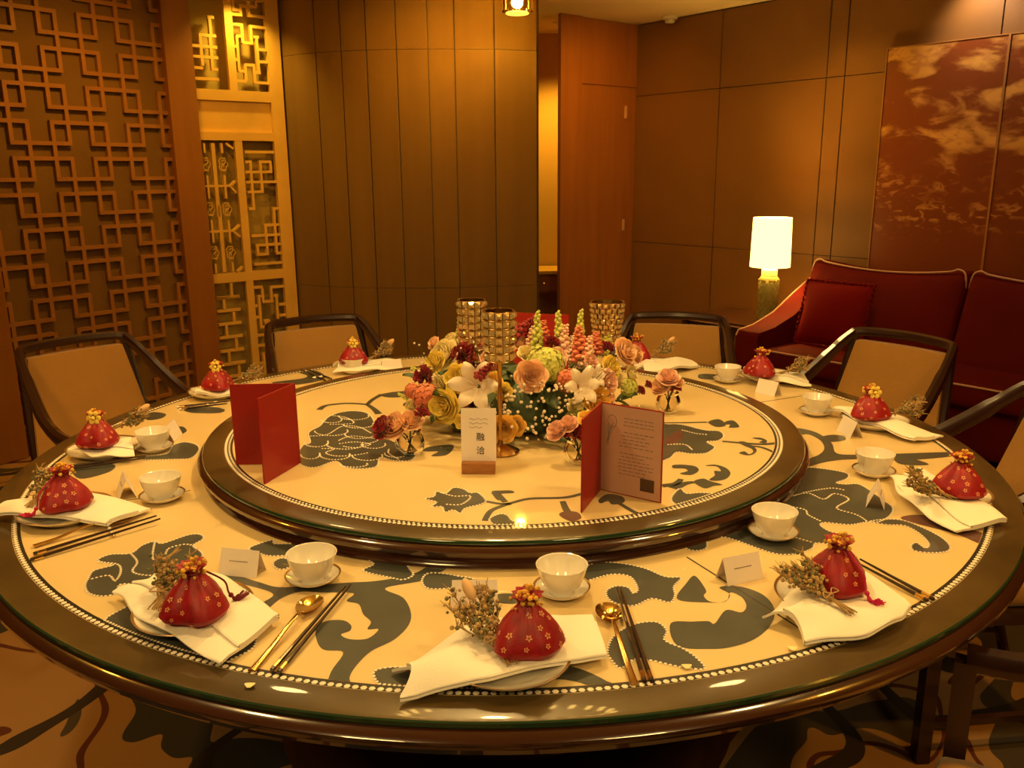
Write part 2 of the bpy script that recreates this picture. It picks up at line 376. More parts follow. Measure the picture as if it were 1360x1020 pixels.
# curved fabric wall
def curve_points():
    K = .9167
    def az(px): return math.radians(np.interp(px, [340, 380, 437, 500, 560, 640, 715], [-36, -44, -68, -82, -90, -99, -112]))
    def walk(a, b, step):
        px = a; r = ray(px, 250); p = CAM[:2] + r[:2] / r[1] * 5.5; out = [(px, p)]
        while (b - px) * step > 0:
            nx = px + step; d = np.array([math.sin(az((px + nx) / 2)), math.cos(az((px + nx) / 2))])
            p = VP(nx, 250, p, d)[:2]; px = nx; out.append((px, p))
        return out
    L_ = walk(590, 340, -2); R_ = walk(590, 712, 2)
    return dict(L_ + R_)
CP = curve_points()
keys = sorted(CP)
pts = [CP[k] for k in keys]
endp = pts[-1]
back = [endp + np.array([.02, .10]), endp + np.array([-.05, 1.25]), pts[0] + np.array([-.3, 1.0])]
wb = struct(MB().prism([tuple(p) for p in pts + back], 0, CEIL).build('wall_back', M['rearwall'], None, False))
seams = [340, 366, 390, 432, 464, 496, 534, 574, 608, 658, 712]
zc = [.02, .735, 2.17, CEIL - .004]
for i in range(len(seams) - 1):
    ks = [k for k in keys if seams[i] <= k <= seams[i + 1]]
    pp = [np.array(CP[k]) for k in ks]
    nr = []
    for q in range(len(pp)):
        t = pp[min(q + 1, len(pp) - 1)] - pp[max(q - 1, 0)]; t /= np.hypot(*t); nr.append(np.array([t[1], -t[0]]))
    e0 = (pp[1] - pp[0]); e0 /= np.hypot(*e0); e1 = (pp[-1] - pp[-2]); e1 /= np.hypot(*e1)
    pp[0] = pp[0] + e0 * .004; pp[-1] = pp[-1] - e1 * .004
    front = [p + n * .018 for p, n in zip(pp, nr)]
    poly = [tuple(p) for p in front] + [tuple(p) for p in pp[::-1]]
    for j in range(3):
        MB().prism(poly, zc[j] + .0012, zc[j + 1] - .0012).build('fabric_panel', M['panel'], wb, True, 30)

# door wall, pilaster, door
dd = lambda t, off, z: tuple(COR - RN * t + np.array([.62584, -.77995]) * off) + (z,)
dn = np.array([.62584, -.77995])
def dwbox(t0, t1, o0, o1, z0, z1):
    poly = [COR - RN * t0 + dn * o0, COR - RN * t1 + dn * o0, COR - RN * t1 + dn * o1, COR - RN * t0 + dn * o1]
    ar = sum(poly[i][0] * poly[(i + 1) % 4][1] - poly[(i + 1) % 4][0] * poly[i][1] for i in range(4))
    if ar < 0: poly = poly[::-1]
    return MB().prism([tuple(p) for p in poly], z0, z1)
door = struct(dwbox(.09, .585, .0, .012, .01, 2.05).build('door_1', M['doorwood'], None, False))
for z0, z1 in ((1.835, 1.925), (1.005, 1.09)):
    dwbox(.126, .142, .012, .024, z0, z1).build('hinge', M['piping'], door, False)
struct(dwbox(.596, .80, .0, .03, 0, CEIL).build('trim_1', M['doorwood'], None, False))
struct(dwbox(.0, .596, .0, .010, 2.062, CEIL - .002).build('trim_2', M['doorwood'], None, False))
# alcove behind the pilaster
AP = np.array([.46, 5.05])
wallbox('wall_alcove', AP + np.array([-1.4, 0]), AP + np.array([.7, 0]), 0, CEIL, .1, M['alcove'], (0, -1))
# desk in the alcove
dq = VP(716, 360, [0, 4.62], [1, 0])
DZ = float(dq[2])
desk = thing('writing_desk', 'reddish wooden desk with drawer and knob in the lit alcove', 'desk', (.40, 4.82, 0), .10)
MB().box((0, 0, DZ - .012), (.48, .40, .024)).build('desk_top', M['goldwood'], desk)
MB().box((0, .01, DZ - .10), (.44, .36, .14)).build('body', M['doorwood'], desk)
dr = MB().box((-.03, -.178, DZ - .10), (.38, .016, .11)).build('drawer', M['doorwood'], desk)
MB().sphere((-.14, -.192, DZ - .10), .010).build('knob', M['metal'], dr)
for sx in (-.20, .20):
    for sy in (-.15, .17): MB().box((sx, sy, (DZ - .17) / 2), (.035, .035, DZ - .17)).build('leg', M['doorwood'], desk)

# ring trims added over the downlights, the added fill spots included
RING = MB().lathe([(.045, -.004), (.060, -.006), (.062, 0), (.045, 0), (.045, -.004)], 24).mesh('downlight_ring', M['white_pl'])
for o_ in [o for o in COL.objects if o.type == 'LIGHT' and o.name.startswith('downlight')]:
    inst('downlight_ring', RING, bpy.data.objects['ceiling'], (o_.location.x, o_.location.y, CEIL))

# ------------------------------------------------------------------ lattice screen on the left
def lp(s, off, z): p = LATP + LATD * s + LATN * off; return Vector((p[0], p[1], z))
latrot = math.atan2(LATD[1], LATD[0])
scr = thing('lattice_screen', 'tall brown wooden lattice of interlocking squares over olive fabric', 'lattice screen', tuple(lp(0, 0, 0)), latrot)
CW, CH = .418, .364; sx_, sy_ = .15 * CW, .105 * CH; hl, vl = (.5 - .15) * CW, (.5 - .105) * CH
BW = .0205
hbar = MB().box((0, -.016, 0), (2 * hl + BW, .024, BW)).mesh('lattice_bar', M['lattice'], False)
vbar = MB().box((0, -.016, 0), (BW, .0236, 2 * vl + BW)).mesh('lattice_bar', M['lattice'], False)
S0, Z0 = .531, 2.123
SMIN, SMAX = .03, 1.06
for i in range(-7, 6):
    for j in range(-3, 13):
        if (i + j) % 2: continue
        cs, cz = S0 + i * CW / 2, Z0 - j * CH / 2
        for sg in (-1, 1):
            z = cz + sg * sy_
            a, b_ = cs - hl - BW / 2, cs + hl + BW / 2
            a2, b2 = max(a, SMIN), min(b_, SMAX)
            if b2 - a2 > .03 and .12 < z < CEIL - .03:
                if (a2, b2) == (a, b_): inst('lattice_bar', hbar, scr, (cs, 0, z))
                else: MB().box(((a2 + b2) / 2, -.016, z), (b2 - a2, .024, BW)).build('lattice_bar', M['lattice'], scr, False)
            x = cs + sg * sx_
            if SMIN < x < SMAX:
                a, b_ = cz - vl - BW / 2, cz + vl + BW / 2
                a2, b2 = max(a, .12), min(b_, CEIL - .02)
                if b2 - a2 > .03:
                    if (a2, b2) == (a, b_): inst('lattice_bar', vbar, scr, (x, 0, cz))
                    else: MB().box((x, -.016, (a2 + b2) / 2), (BW, .0236, b2 - a2)).build('lattice_bar', M['lattice'], scr, False)
MB().box((1.145, -.03, CEIL / 2), (.18, .06, CEIL - .01)).build('post', M['post'], scr, False)
MB().box((-.08, -.03, CEIL / 2), (.20, .06, CEIL - .01)).build('post', M['post'], scr, False)
MB().box((.54, -.02, .06), (1.03, .04, .10)).build('bottom_rail', M['darkwood'], scr, False)

# ------------------------------------------------------------------ gold lattice panel
GP = np.array([-1.86, 3.27]); GD = RN.copy(); GN = np.array([.62584, -.77995])
gold = thing('gold_lattice_panel', 'bright golden fretwork panel with cloud motifs beside the wide post', 'lattice screen', (GP[0], GP[1], 0), math.atan2(GD[1], GD[0]))
def gt(px, py):
    q = VP(px, py, GP, GD); return float((q[:2] - GP) @ GD), float(q[2])
fr = {'a': (230, 0), 'b': (230, 160), 'c': (230, 270), 'd': (230, 380)}
KZ = 7.97
def gz(f_, x, y): return gt(fr[f_][0] + x / KZ, fr[f_][1] + y / KZ)
BWG = .0165
def gbar(f_, x0, y0, x1, y1, w_=BWG, nm='fret_bar'):
    (t0, z0), (t1, z1) = gz(f_, x0, y0), gz(f_, x1, y1)
    if abs(x1 - x0) > 1.6 * abs(y1 - y0): z0 = z1 = (z0 + z1) / 2; o = .0
    elif abs(y1 - y0) > 1.6 * abs(x1 - x0): t0 = t1 = (t0 + t1) / 2; o = .0006
    else: o = .0012
    MB().bar((t0, -.014 - o, z0), (t1, -.014 - o, z1), w_, .026 - o, (0, 1, 0)).build(nm, M['goldwood'], gold, False)
for q in [(535, 150, 715, 160), (775, 170, 950, 185), (612, 0, 620, 125), (690, 50, 700, 155), (775, 20, 785, 170), (700, 65, 775, 70), (612, 110, 690, 112), (790, 75, 860, 80), (858, 20, 862, 80), (855, 10, 945, 15),
          (545, 255, 720, 270), (790, 285, 965, 300), (705, 270, 720, 460), (800, 290, 815, 455), (715, 455, 830, 465), (660, 380, 680, 760), (655, 385, 715, 388), (835, 395, 890, 400), (870, 400, 885, 770),
          (570, 490, 665, 500), (880, 530, 975, 535), (585, 630, 670, 640), (885, 655, 985, 665), (680, 755, 750, 760), (845, 770, 910, 775), (745, 690, 755, 860), (835, 690, 850, 880), (740, 690, 850, 695),
          (600, 855, 760, 865), (840, 875, 1000, 885), (365, 185, 385, 375), (345, 185, 415, 190), (255, 370, 440, 390), (270, 370, 295, 700), (380, 380, 395, 740), (170, 485, 450, 505), (180, 600, 460, 615),
          (190, 715, 300, 725), (390, 735, 460, 740), (200, 830, 470, 845)]: gbar('a', *q)
for q in [(740, 330, 1050, 340), (805, 430, 835, 940), (745, 435, 815, 440), (745, 540, 1025, 550), (755, 645, 1090, 655), (770, 750, 940, 760), (905, 430, 928, 760), (890, 435, 1020, 440), (1010, 435, 1020, 555), (785, 932, 850, 935)]: gbar('b', *q)
for q in [(1035, 55, 1095, 55), (945, 225, 1115, 230), (815, 335, 1125, 335), (860, 435, 1130, 435), (960, 225, 985, 540), (875, 435, 885, 540), (870, 540, 995, 535), (1050, 50, 1080, 520), (1075, 525, 1135, 525), (845, 635, 1145, 630),
          (440, 995, 690, 990), (595, 835, 610, 985), (790, 890, 930, 885), (1010, 880, 1165, 880)]: gbar('c', *q)
for q in [(440, 120, 690, 110), (450, 260, 700, 245), (465, 400, 710, 385), (475, 545, 720, 520), (485, 690, 735, 660), (500, 825, 750, 800), (510, 960, 760, 935), (520, 140, 530, 240), (625, 270, 635, 385), (550, 410, 555, 530), (650, 545, 660, 665),
          (575, 690, 585, 805), (680, 830, 690, 930), (925, 20, 940, 160), (1020, 20, 1030, 160), (930, 160, 1050, 155), (890, 100, 920, 440), (880, 105, 930, 105), (1070, 100, 1100, 340), (1045, 100, 1095, 95), (805, 210, 880, 205), (1105, 190, 1180, 185),
          (820, 330, 900, 325), (1110, 305, 1190, 300), (910, 430, 980, 425), (970, 370, 985, 510), (945, 365, 1010, 360), (830, 520, 985, 510), (845, 630, 990, 615), (985, 615, 1010, 760), (940, 710, 960, 930), (850, 815, 960, 810), (860, 930, 960, 920), (1000, 760, 1050, 755), (930, 715, 975, 710),
          (1085, 500, 1200, 492), (1110, 600, 1210, 592), (1130, 690, 1140, 930)]: gbar('d', *q)
# cloud column: thin rods, mullion, braces, cloud ornaments
for q in [('b', 308, 240, 318, 345), ('b', 345, 580, 365, 825), ('b', 495, 240, 502, 345), ('b', 528, 580, 545, 825), ('c', 392, 180, 410, 415), ('c', 570, 180, 590, 412), ('c', 430, 640, 442, 735), ('c', 612, 625, 622, 725),
          ('b', 280, 690, 590, 697), ('c', 330, 296, 628, 294), ('b', 590, 693, 645, 640), ('b', 590, 697, 652, 765), ('b', 545, 245, 620, 300), ('c', 620, 290, 690, 228), ('c', 620, 292, 695, 352), ('c', 668, 722, 722, 668)]:
    gbar(q[0], *q[1:], w_=.013, nm='rod')
gbar('b', 402, 240, 470, 1020, .022, 'mullion'); gbar('c', 470, 20, 530, 725, .022, 'mullion')
orn = MB()
for sgn in (-1, 1):
    sp = [(math.cos(a) * r * sgn + .001 * sgn, 0, sgn * .016 + math.sin(a) * r) for a, r in [(-2.2 + .55 * k, .018 * (1 - k / 13)) for k in range(11)]]
    orn.tube(sp, .0028, 5)
orn.tube([(.026 * math.cos(t) * (1 + .18 * math.cos(5 * t)), 0, .040 * math.sin(t) * (1 + .10 * math.cos(6 * t))) for t in [2 * PI * k / 36 for k in range(36)]], .0032, 5, True)
orn_me = orn.mesh('cloud_ornament', M['goldwood'])
for f_, x, y in (('b', 335, 465), ('b', 520, 465), ('b', 385, 940), ('b', 562, 940), ('c', 428, 525), ('c', 602, 520)):
    t, z = gz(f_, x, y); inst('cloud_ornament', orn_me, gold, (t, -.012, z))
def grect(p0, p1, p2, p3, th=.03, nm='stile', m='goldwood', off=0):
    q = [gt(*p) for p in (p0, p1, p2, p3)]
    t0 = (q[0][0] + q[3][0]) / 2; t1 = (q[1][0] + q[2][0]) / 2; z1 = (q[0][1] + q[1][1]) / 2; z0 = (q[2][1] + q[3][1]) / 2
    MB().box(((t0 + t1) / 2, -th / 2 - off, (z0 + z1) / 2), (t1 - t0, th, z1 - z0)).build(nm, M[m], gold, False)
    return t0, t1, z0, z1
tr0 = gt(362, 200)[0]; tr1 = gt(378.5, 200)[0]
tm0 = gt(310, 200)[0]; tm1 = gt(320, 200)[0]
GT = CEIL - .006
MB().box(((tr0 + tr1) / 2, -.017, GT / 2), (tr1 - tr0, .034, GT)).build('stile', M['goldwood'], gold, False)
zr = [gt(320, y)[1] for y in (121, 135, 176, 187, 361, 373)]
for z1, z0 in ((zr[0], zr[1]), (zr[2], zr[3]), (zr[4], zr[5])):
    MB().box(((-.02 + tr0) / 2, -.016, (z0 + z1) / 2), (tr0 + .02, .032, z1 - z0)).build('rail', M['goldwood'], gold, False)
for z1, z0 in ((GT, zr[0]), (zr[3], zr[4]), (zr[5], .02)):
    MB().box(((tm0 + tm1) / 2, -.015, (z0 + z1) / 2), (tm1 - tm0, .030, z1 - z0)).build('stile', M['goldwood'], gold, False)
MB().box(((-.02 + tr0) / 2, -.006, (zr[1] + zr[2]) / 2), (tr0 + .02, .012, zr[1] - zr[2])).build('inset_panel', M['goldwood'], gold, False)
MB().box(((-.05 + tr1) / 2 , .075, GT / 2), (tr1 + .05, .02, GT)).build('fabric_backing', M['khaki'], gold, False)

# ceiling smoke detector, lantern
sd = U(890, 22, CEIL)
s_ = thing('smoke_detector', 'small white round smoke detector on the ceiling near the corner', 'smoke detector', (sd[0], sd[1], CEIL))
MB().lathe([(0, -.045), (.03, -.042), (.036, -.030), (.036, -.022)], 20).build('cover', M['white_pl'], s_)
MB().lathe([(.05, -.022), (.054, -.012), (.054, 0), (0, 0)], 20).build('base', M['white_pl'], s_)
LY = 2.95; lq = VP(687, 18, [0, LY], [1, 0])
lan = thing('ceiling_lantern', 'glowing round glass ceiling lantern before the dark fabric wall', 'lantern', (float(lq[0]), LY, CEIL))
dz = float(lq[2]) - CEIL
MB().lathe([(0, dz - .004), (.060, dz - .004), (.066, dz), (.060, dz + .006), (0, dz + .006)], 32).build('base_disc', M['lantern_disc'], lan)
MB().lathe([(.085, dz + .012), (.085, -.03)], 32).build('glass_shade', M['lantern_glass'], lan)
MB().sphere((0, 0, dz + .065), .018, 12, 8).build('bulb', M['bulb'], lan)
MB().lathe([(0, -.028), (.09, -.028), (.09, 0), (0, 0)], 32).build('canopy', M['gold'], lan)
for k in range(4):
    a = PI / 4 + k * PI / 2
    MB().tube([(.075 * math.cos(a), .075 * math.sin(a), dz), (.075 * math.cos(a), .075 * math.sin(a), -.028)], .002, 6).build('rod', M['goldwire'], lan)
lamp('lantern_light', 'POINT', (float(lq[0]), LY, float(lq[2]) + .055), 15, (1, .55, .05), .03)

# chandelier above the table (out of frame, mirrored in the table's rim)
ch = thing('chandelier', 'round chandelier of glowing glass rods above the table', 'chandelier', (0, .1, CEIL))
MB().lathe([(0, -.03), (.16, -.03), (.16, 0), (0, 0)], 40).build('canopy', M['gold'], ch)
MB().lathe([(.40, -.17), (.41, -.17), (.41, -.15), (.40, -.15), (.40, -.17)], 64).build('ring', M['gold'], ch)
rod = MB().tube([(0, 0, -.30), (0, 0, -.16)], .012, 8).mesh('glass_rod', M['tubeglow'])
for k in range(28):
    a = 2 * PI * k / 28; inst('glass_rod', rod, ch, (.405 * math.cos(a), .405 * math.sin(a), 0))
for k in range(3):
    a = 2 * PI * k / 3
    MB().tube([(.1 * math.cos(a), .1 * math.sin(a), -.03), (.402 * math.cos(a), .402 * math.sin(a), -.15)], .003, 6).build('hanger', M['goldwire'], ch)

# ================================================================== FURNITURE
# ---- painted screen on the right wall
def wframe(s): p = COR - RWD * s - RN * .018; return (p[0], p[1], 0)
pz0, pz1 = .80, 2.122
scrn = thing('painted_panel_screen', 'large brown lacquer panels painted with golden clouds above the sofa', 'painting', wframe(1.995)[:2] + (pz0,), math.atan2(-RWD[1], -RWD[0]))
PW = .662
for k in range(3):
    p_ = MB().box((PW * k + PW / 2, -.012, (pz1 - pz0) / 2), (PW - .006, .024, pz1 - pz0)).build('painted_panel', M['painting'], scrn, False)
for k in range(4):
    MB().box((PW * k, -.015, (pz1 - pz0) / 2), (.012 if k else .006, .030, pz1 - pz0)).build('divider_strip', M['lattice'], scrn, False)
MB().box((PW * 1.5, -.014, pz1 - pz0), (PW * 3, .028, .006)).build('edge_strip', M['lattice'], scrn, False)

# ---- side table and table lamp
LP = U(1018, 425, .53)
rotw = math.atan2(-RWD[1], -RWD[0])
st = thing('side_table', 'square dark wooden side table under the lit lamp', 'side table', (LP[0] + RWD[0] * .20, LP[1] + RWD[1] * .20, 0), rotw)
MB().box((0, 0, .517), (.56, .52, .026)).build('table_top', M['darkwood'], st)
MB().box((0, 0, .47), (.50, .46, .05)).build('apron', M['darkwood'], st)
MB().box((0, 0, .16), (.50, .46, .02)).build('shelf', M['darkwood'], st)
for a in (-1, 1):
    for b_ in (-1, 1): MB().box((a * .25, b_ * .23, .252), (.045, .045, .504)).build('leg', M['darkwood'], st)
MB().box((.0, -.262, .512), (.56, .004, .008)).build('edge_line', M['piping'], st, False)
tl = thing('table_lamp', 'lit drum-shade lamp on an olive textured ceramic base', 'lamp', (LP[0], LP[1], .5305))
MB().lathe([(0, 0), (.055, 0), (.058, .01), (.058, .265), (.05, .275), (0, .275)], 32).build('base', M['ceramic'], tl)
rel = MB(); random.seed(3)
for j in range(13):
    for k in range(14):
        a = 2 * PI * (k + .5 * (j % 2)) / 14 + random.uniform(-.06, .06)
        rel.box((.059 * math.cos(a), .059 * math.sin(a), .018 + j * .0195), (.007 + random.random() * .005, .019, .012), a)
stuff(rel.build('relief', M['ceramic'], tl, False))
MB().lathe([(.046, .275), (.048, .278), (.048, .315), (.040, .322), (0, .322)], 32).build('neck', M['p_cream'], tl)
MB().lathe([(.122, .335), (.116, .635), (.113, .635), (.119, .335), (.122, .335)], 48).build('shade', M['shade'], tl)
MB().tube([(0, 0, .31), (0, 0, .42)], .006, 8).build('stem', M['gold'], tl)
MB().sphere((0, 0, .45), .03, 12, 8).build('bulb', M['bulb'], tl)
lamp('table_lamp_light', 'POINT', (LP[0], LP[1], .5305 + .47), 5.0, (1, .55, .10), .05).parent = None
lamp('table_lamp_uplight', 'SPOT', (LP[0], LP[1], .5305 + .50), 9, (1, .55, .10), .04, (LP[0] + .2, LP[1] + .18, 2.2), 120, .8)
lamp('table_lamp_downlight', 'SPOT', (LP[0], LP[1], .5305 + .42), 1.6, (1, .55, .10), .04, (LP[0] + .05, LP[1] + .02, 0), 130, .8)

# ---- sofa
def rbox(c, size, r=.04, n=4, puff=0.0):
    """rounded box as a superellipsoid-like grid"""
    mb = MB(); hx, hy, hz = [q / 2 for q in size]; k = 10
    def side(fn): mb.grid(fn, k, k)
    def rp(x, y, z):
        v = Vector((x, y, z)); q = Vector((max(-hx + r, min(hx - r, x)), max(-hy + r, min(hy - r, y)), max(-hz + r, min(hz - r, z))))
        d = v - q
        if d.length > 1e-9: v = q + d.normalized() * r
        if puff:
            f = (1 - (x / hx) ** 2) * (1 - (z / hz) ** 2) ; v.y += (1 if y > 0 else -1) * puff * f * (abs(y) / hy)
        return v + Vector(c)
    g = lambda u: -1 + 2 * u
    def sp(u):   # denser near the edges
        t = g(u); return math.copysign(abs(math.sin(t * PI / 2)), t)
    side(lambda u, v: rp(sp(u) * hx, -hy, sp(v) * hz)); side(lambda u, v: rp(-sp(u) * hx, hy, sp(v) * hz))
    side(lambda u, v: rp(hx, sp(u) * hy, sp(v) * hz)); side(lambda u, v: rp(-hx, -sp(u) * hy, sp(v) * hz))
    side(lambda u, v: rp(sp(u) * hx, sp(v) * hy, hz)); side(lambda u, v: rp(-sp(u) * hx, sp(v) * hy, -hz))
    return mb
SO = COR - RWD * 1.715 - RN * .10
so = thing('sofa', 'long burgundy velvet sofa with pale piping below the painted panels', 'sofa', (SO[0], SO[1], 0), rotw)
# local: x along wall (towards the viewer's right), -y into the room
SL = 2.6
rbox((SL / 2, -.36, .22), (SL - .06, .66, .30), .03).build('base', M['sofa'], so)
for k in range(3):
    cxs = .10 + (SL - .2) * (k + .5) / 3; wd_ = (SL - .2) / 3
    sc = rbox((cxs, -.45, .385), (wd_ - .006, .62, .12), .04).build('seat_cushion', M['sofa'], so)
    MB().tube([(cxs - wd_ / 2 + .02, -.755, .44), (cxs, -.762, .443), (cxs + wd_ / 2 - .02, -.755, .44)], .005, 6).build('piping', M['piping'], sc)
nb = 2; WB = .96
for k in range(3):
    x0 = .02 + WB * k * .985; x1 = x0 + WB - .02; cxs = (x0 + x1) / 2
    mb = rbox((0, 0, 0), (x1 - x0, .17, .56), .05, puff=.03)
    def sag(v):
        x, y, z = v; u = 2 * x / (x1 - x0)
        if z > 0: z -= .045 * (1 - u * u) * (z / .28)
        y -= -.10 * (z / .28)
        return (x, y, z)
    mb.v = [sag(v) for v in mb.v]
    bc = mb.build('back_cushion', M['sofa'], so, loc=(cxs, -.16, .635))
    h = (x1 - x0) / 2
    top = [(-h + .012, -.07, -.25), (-h + .008, .0, .05), (-h + .012, .02, .24), (-h + .05, .02, .282)] + [(h * u, .02, .285 - .045 * (1 - u * u)) for u in [-.8 + .2 * i for i in range(9)]] + [(h - .05, .02, .282), (h - .012, .02, .24), (h - .008, .0, .05), (h - .012, -.07, -.25)]
    MB().tube(crom(top, 4, False), .0055, 6).build('piping', M['piping'], bc)
arm = MB()
prof = [(-.02, .78), (-.20, .70), (-.40, .60), (-.60, .545), (-.74, .53), (-.76, .50), (-.76, .08), (-.02, .08)]
prof = [(y, z) for y, z in prof]
n_ = len(prof)
arm.add([(-.06, y, z) for y, z in prof] + [(.09, y, z) for y, z in prof], [tuple(range(n_)), tuple(range(2 * n_ - 1, n_ - 1, -1))] + [(i, n_ + i, n_ + (i + 1) % n_, (i + 1) % n_) for i in range(n_)])
a_ = arm.build('arm', M['sofa'], so)
MB().tube([(-.06, y, z) for y, z in prof[:6]], .005, 6).build('piping', M['piping'], a_)
for x in (.06, SL - .06):
    for y in (-.08, -.66): MB().lathe([(.02, 0), (.026, .08), (0, .08)], 12, (x, y, 0)).build('foot', M['darkwood'], so)
# pillow
pq = SO - RWD * .34 - RN * .40
pil = thing('throw_pillow', 'plain crimson velvet cushion with ruffled edge leaning on the sofa', 'pillow', (pq[0], pq[1], .447), rotw)
pm = MB().grid(lambda u, v: ((u - .5) * .42 * (1 - .06 * math.sin(PI * v)), -.055 * (math.sin(PI * u) * math.sin(PI * v)) ** .5, (v - .5) * .38 * (1 - .06 * math.sin(PI * u))), 16, 16)
pm.grid(lambda u, v: ((.5 - u) * .42 * (1 - .06 * math.sin(PI * v)), .055 * (math.sin(PI * u) * math.sin(PI * v)) ** .5, (v - .5) * .38 * (1 - .06 * math.sin(PI * u))), 16, 16)
ptilt = Matrix.Translation((0, 0, .185)) @ Matrix.Rotation(-.28, 4, 'X')
pm.xform(ptilt).build('cover', M['pillow'], pil)
ed = []
for k in range(160):
    t = k / 160 * 4; sd_ = int(t); f_ = t - sd_
    x, z = [(f_ - .5, -.5), (.5, f_ - .5), (.5 - f_, .5), (-.5, .5 - f_)][sd_]
    ed.append((x * .42, .008 * math.sin(k * 1.9), z * .38))
MB().tube(ed, [.007 + .003 * math.sin(k * 1.9) for k in range(160)], 6, True).xform(ptilt).build('ruffle', M['pillow'], pil)

# ---- dining chairs
def make_chair():
    # local: rail middle at y=0, sitter faces +y
    P_ = {}
    seat = rbox((0, .27, .44), (.46, .46, .08), .03)
    P_['seat'] = (seat, 'chairpad')
    fr_ = MB(); fr_.box((0, .27, .385), (.47, .47, .04)); P_['seat_frame'] = (fr_, 'chairwood')
    bp = MB()
    def pad(off):
        def fn(u, v):
            z = .47 + v * .375; wd_ = .235 - .055 * v
            return ((u - .5) * 2 * wd_ * .92, .105 - .105 * v + off - .018 * (1 - (2 * u - 1) ** 2), z)
        return fn
    bp.grid(pad(.022), 10, 8); bp.grid(lambda u, v: pad(-.012)(1 - u, v), 10, 8)
    N1 = 99
    for u_ in (0, 1): bp.grid(lambda a, v, u_=u_: tuple(Vector(pad(.022)(u_, v)).lerp(Vector(pad(-.012)(u_, v)), a if u_ else 1 - a)), 1, 8)
    for v_ in (0, 1): bp.grid(lambda a, u, v_=v_: tuple(Vector(pad(.022)(u, v_)).lerp(Vector(pad(-.012)(u, v_)), a if not v_ else 1 - a)), 1, 10)
    P_['backrest'] = (bp, 'chairpad')
    out = [(k, v[0].mesh(k, M[v[1]])) for k, v in P_.items()]
    rail = MB().tube(crom([(-.185, .012, .868), (-.15, -.008, .876), (0, -.026, .880), (.15, -.008, .876), (.185, .012, .868)], 4, False), .0155, 8, flat=1.1)
    out.append(('top_rail', rail.mesh('top_rail', M['chairwood'])))
    for s in (-1, 1):
        armp = crom([(s * .183, .008, .869), (s * .200, .06, .835), (s * .222, .17, .755), (s * .240, .28, .690), (s * .246, .38, .655), (s * .246, .47, .648)], 5, False)
        out.append(('arm', MB().tube(armp, [.0165] * 8 + [.020] * (len(armp) - 8), 8, flat=1.25).mesh('arm', M['chairwood'])))
        out.append(('leg', MB().bar((s * .243, .47, 0), (s * .245, .47, .645), .034, .034, (0, 1, 0)).mesh('leg', M['chairwood'], False)))
        out.append(('leg', MB().tube(crom([(s * .20, -.02, 0), (s * .205, .05, .25), (s * .21, .09, .45), (s * .195, .04, .70), (s * .180, .006, .868)], 4, False), .016, 8).mesh('leg', M['chairwood'])))
        out.append(('stretcher', MB().bar((s * .238, .46, .10), (s * .204, .02, .10), .018, .018).mesh('stretcher', M['chairwood'], False)))
    return out
chair_parts = make_chair()
def chair(x, y, face, label):
    t = thing('dining_chair', label, 'chair', (x, y, 0), face - PI / 2, 'dark lacquer armchairs around the round table')
    for n, me in chair_parts: inst(n, me, t)
rad = math.radians
chair(-1.535, .845, rad(-39.3), 'dark lacquered armchair with tan back against the brown lattice screen')
chair(-.770, 1.250, rad(-60), 'dark lacquered armchair with tan back beside the golden fretwork panel')
chair(.687, 1.262, rad(-106), 'dark lacquered armchair with tan back beside the lamp side table')
chair(1.385, .790, rad(-145), 'dark lacquered armchair with tan back standing in front of the sofa seat')
chair(1.50, -.02, rad(182), 'dark armchair of which one rising arm and the pad edge show beside the sofa')
fr6 = U(1284, 874, .648); f6 = np.array([math.cos(rad(150)), math.sin(rad(150))]); b6 = fr6 - .47 * f6 - .245 * np.array([f6[1], -f6[0]])
chair(b6[0], b6[1], rad(150), 'dark armchair with thick front post and seat corner under the table rim')

# ================================================================== TABLE
tb = thing('dining_table', 'large round banquet table with cream floral inlay top and dark rim', 'table', (0, 0, 0))
RB = 1.13
MB().lathe([(0, -.02), (1.128, -.02), (1.128, 0), (0, 0)], 160, (0, 0, TABLE_Z)).build('table_top', M['cream'], tb, True, 30)
rim = [(1.128, -.02), (1.128, .0004), (1.178, .0004), (1.184, -.001), (1.186, -.0045)]
MB().lathe([(1.128, -.02), (1.128, .0004), (1.176, .0004), (1.182, -.0012)], 200, (0, 0, TABLE_Z)).build('rim', M['rimwood'], tb, True, 50)
MB().lathe([(1.182, -.0012), (1.1845, -.003), (1.1845, -.010), (1.178, -.012)], 200, (0, 0, TABLE_Z)).build('glass_edge', M['glassedge'], tb, True, 50)
MB().lathe([(1.178, -.012), (1.192, -.014), (1.199, -.022), (1.196, -.034), (1.180, -.044), (1.170, -.060), (1.150, -.075), (1.02, -.08), (0, -.08)], 200, (0, 0, TABLE_Z)).build('moulded_lip', M['lipwood'], tb, True, 50)
MB().lathe([(.0, -.08), (.98, -.08), (.95, -.19), (.90, -.20), (0, -.20)], 80, (0, 0, TABLE_Z)).build('apron', M['lipwood'], tb)
MB().lathe([(0, .0), (.60, .0), (.62, .03), (.58, .07), (.40, .10), (.33, .20), (.31, .38), (.36, .50), (.45, .56), (0, .56)], 64).build('pedestal', M['darkwood'], tb)
def beads(mb, pts, r, h, step):
    # small domed beads at even steps
    d = 0; last = np.array(pts[0]); acc = 0
    for p in pts[1:] :
        p = np.array(p); L_ = np.hypot(*(p - last))
        if L_ < 1e-9: continue
        while acc <= L_:
            q = last + (p - last) * (acc / L_)
            vv = [(q[0] + r * math.cos(a), q[1] + r * math.sin(a), h) for a in [k * PI / 3 for k in range(6)]] + [(q[0], q[1], h + r * .55)]
            mb.add(vv, [(k, (k + 1) % 6, 6) for k in range(6)])
            acc += step
        acc -= L_; last = p
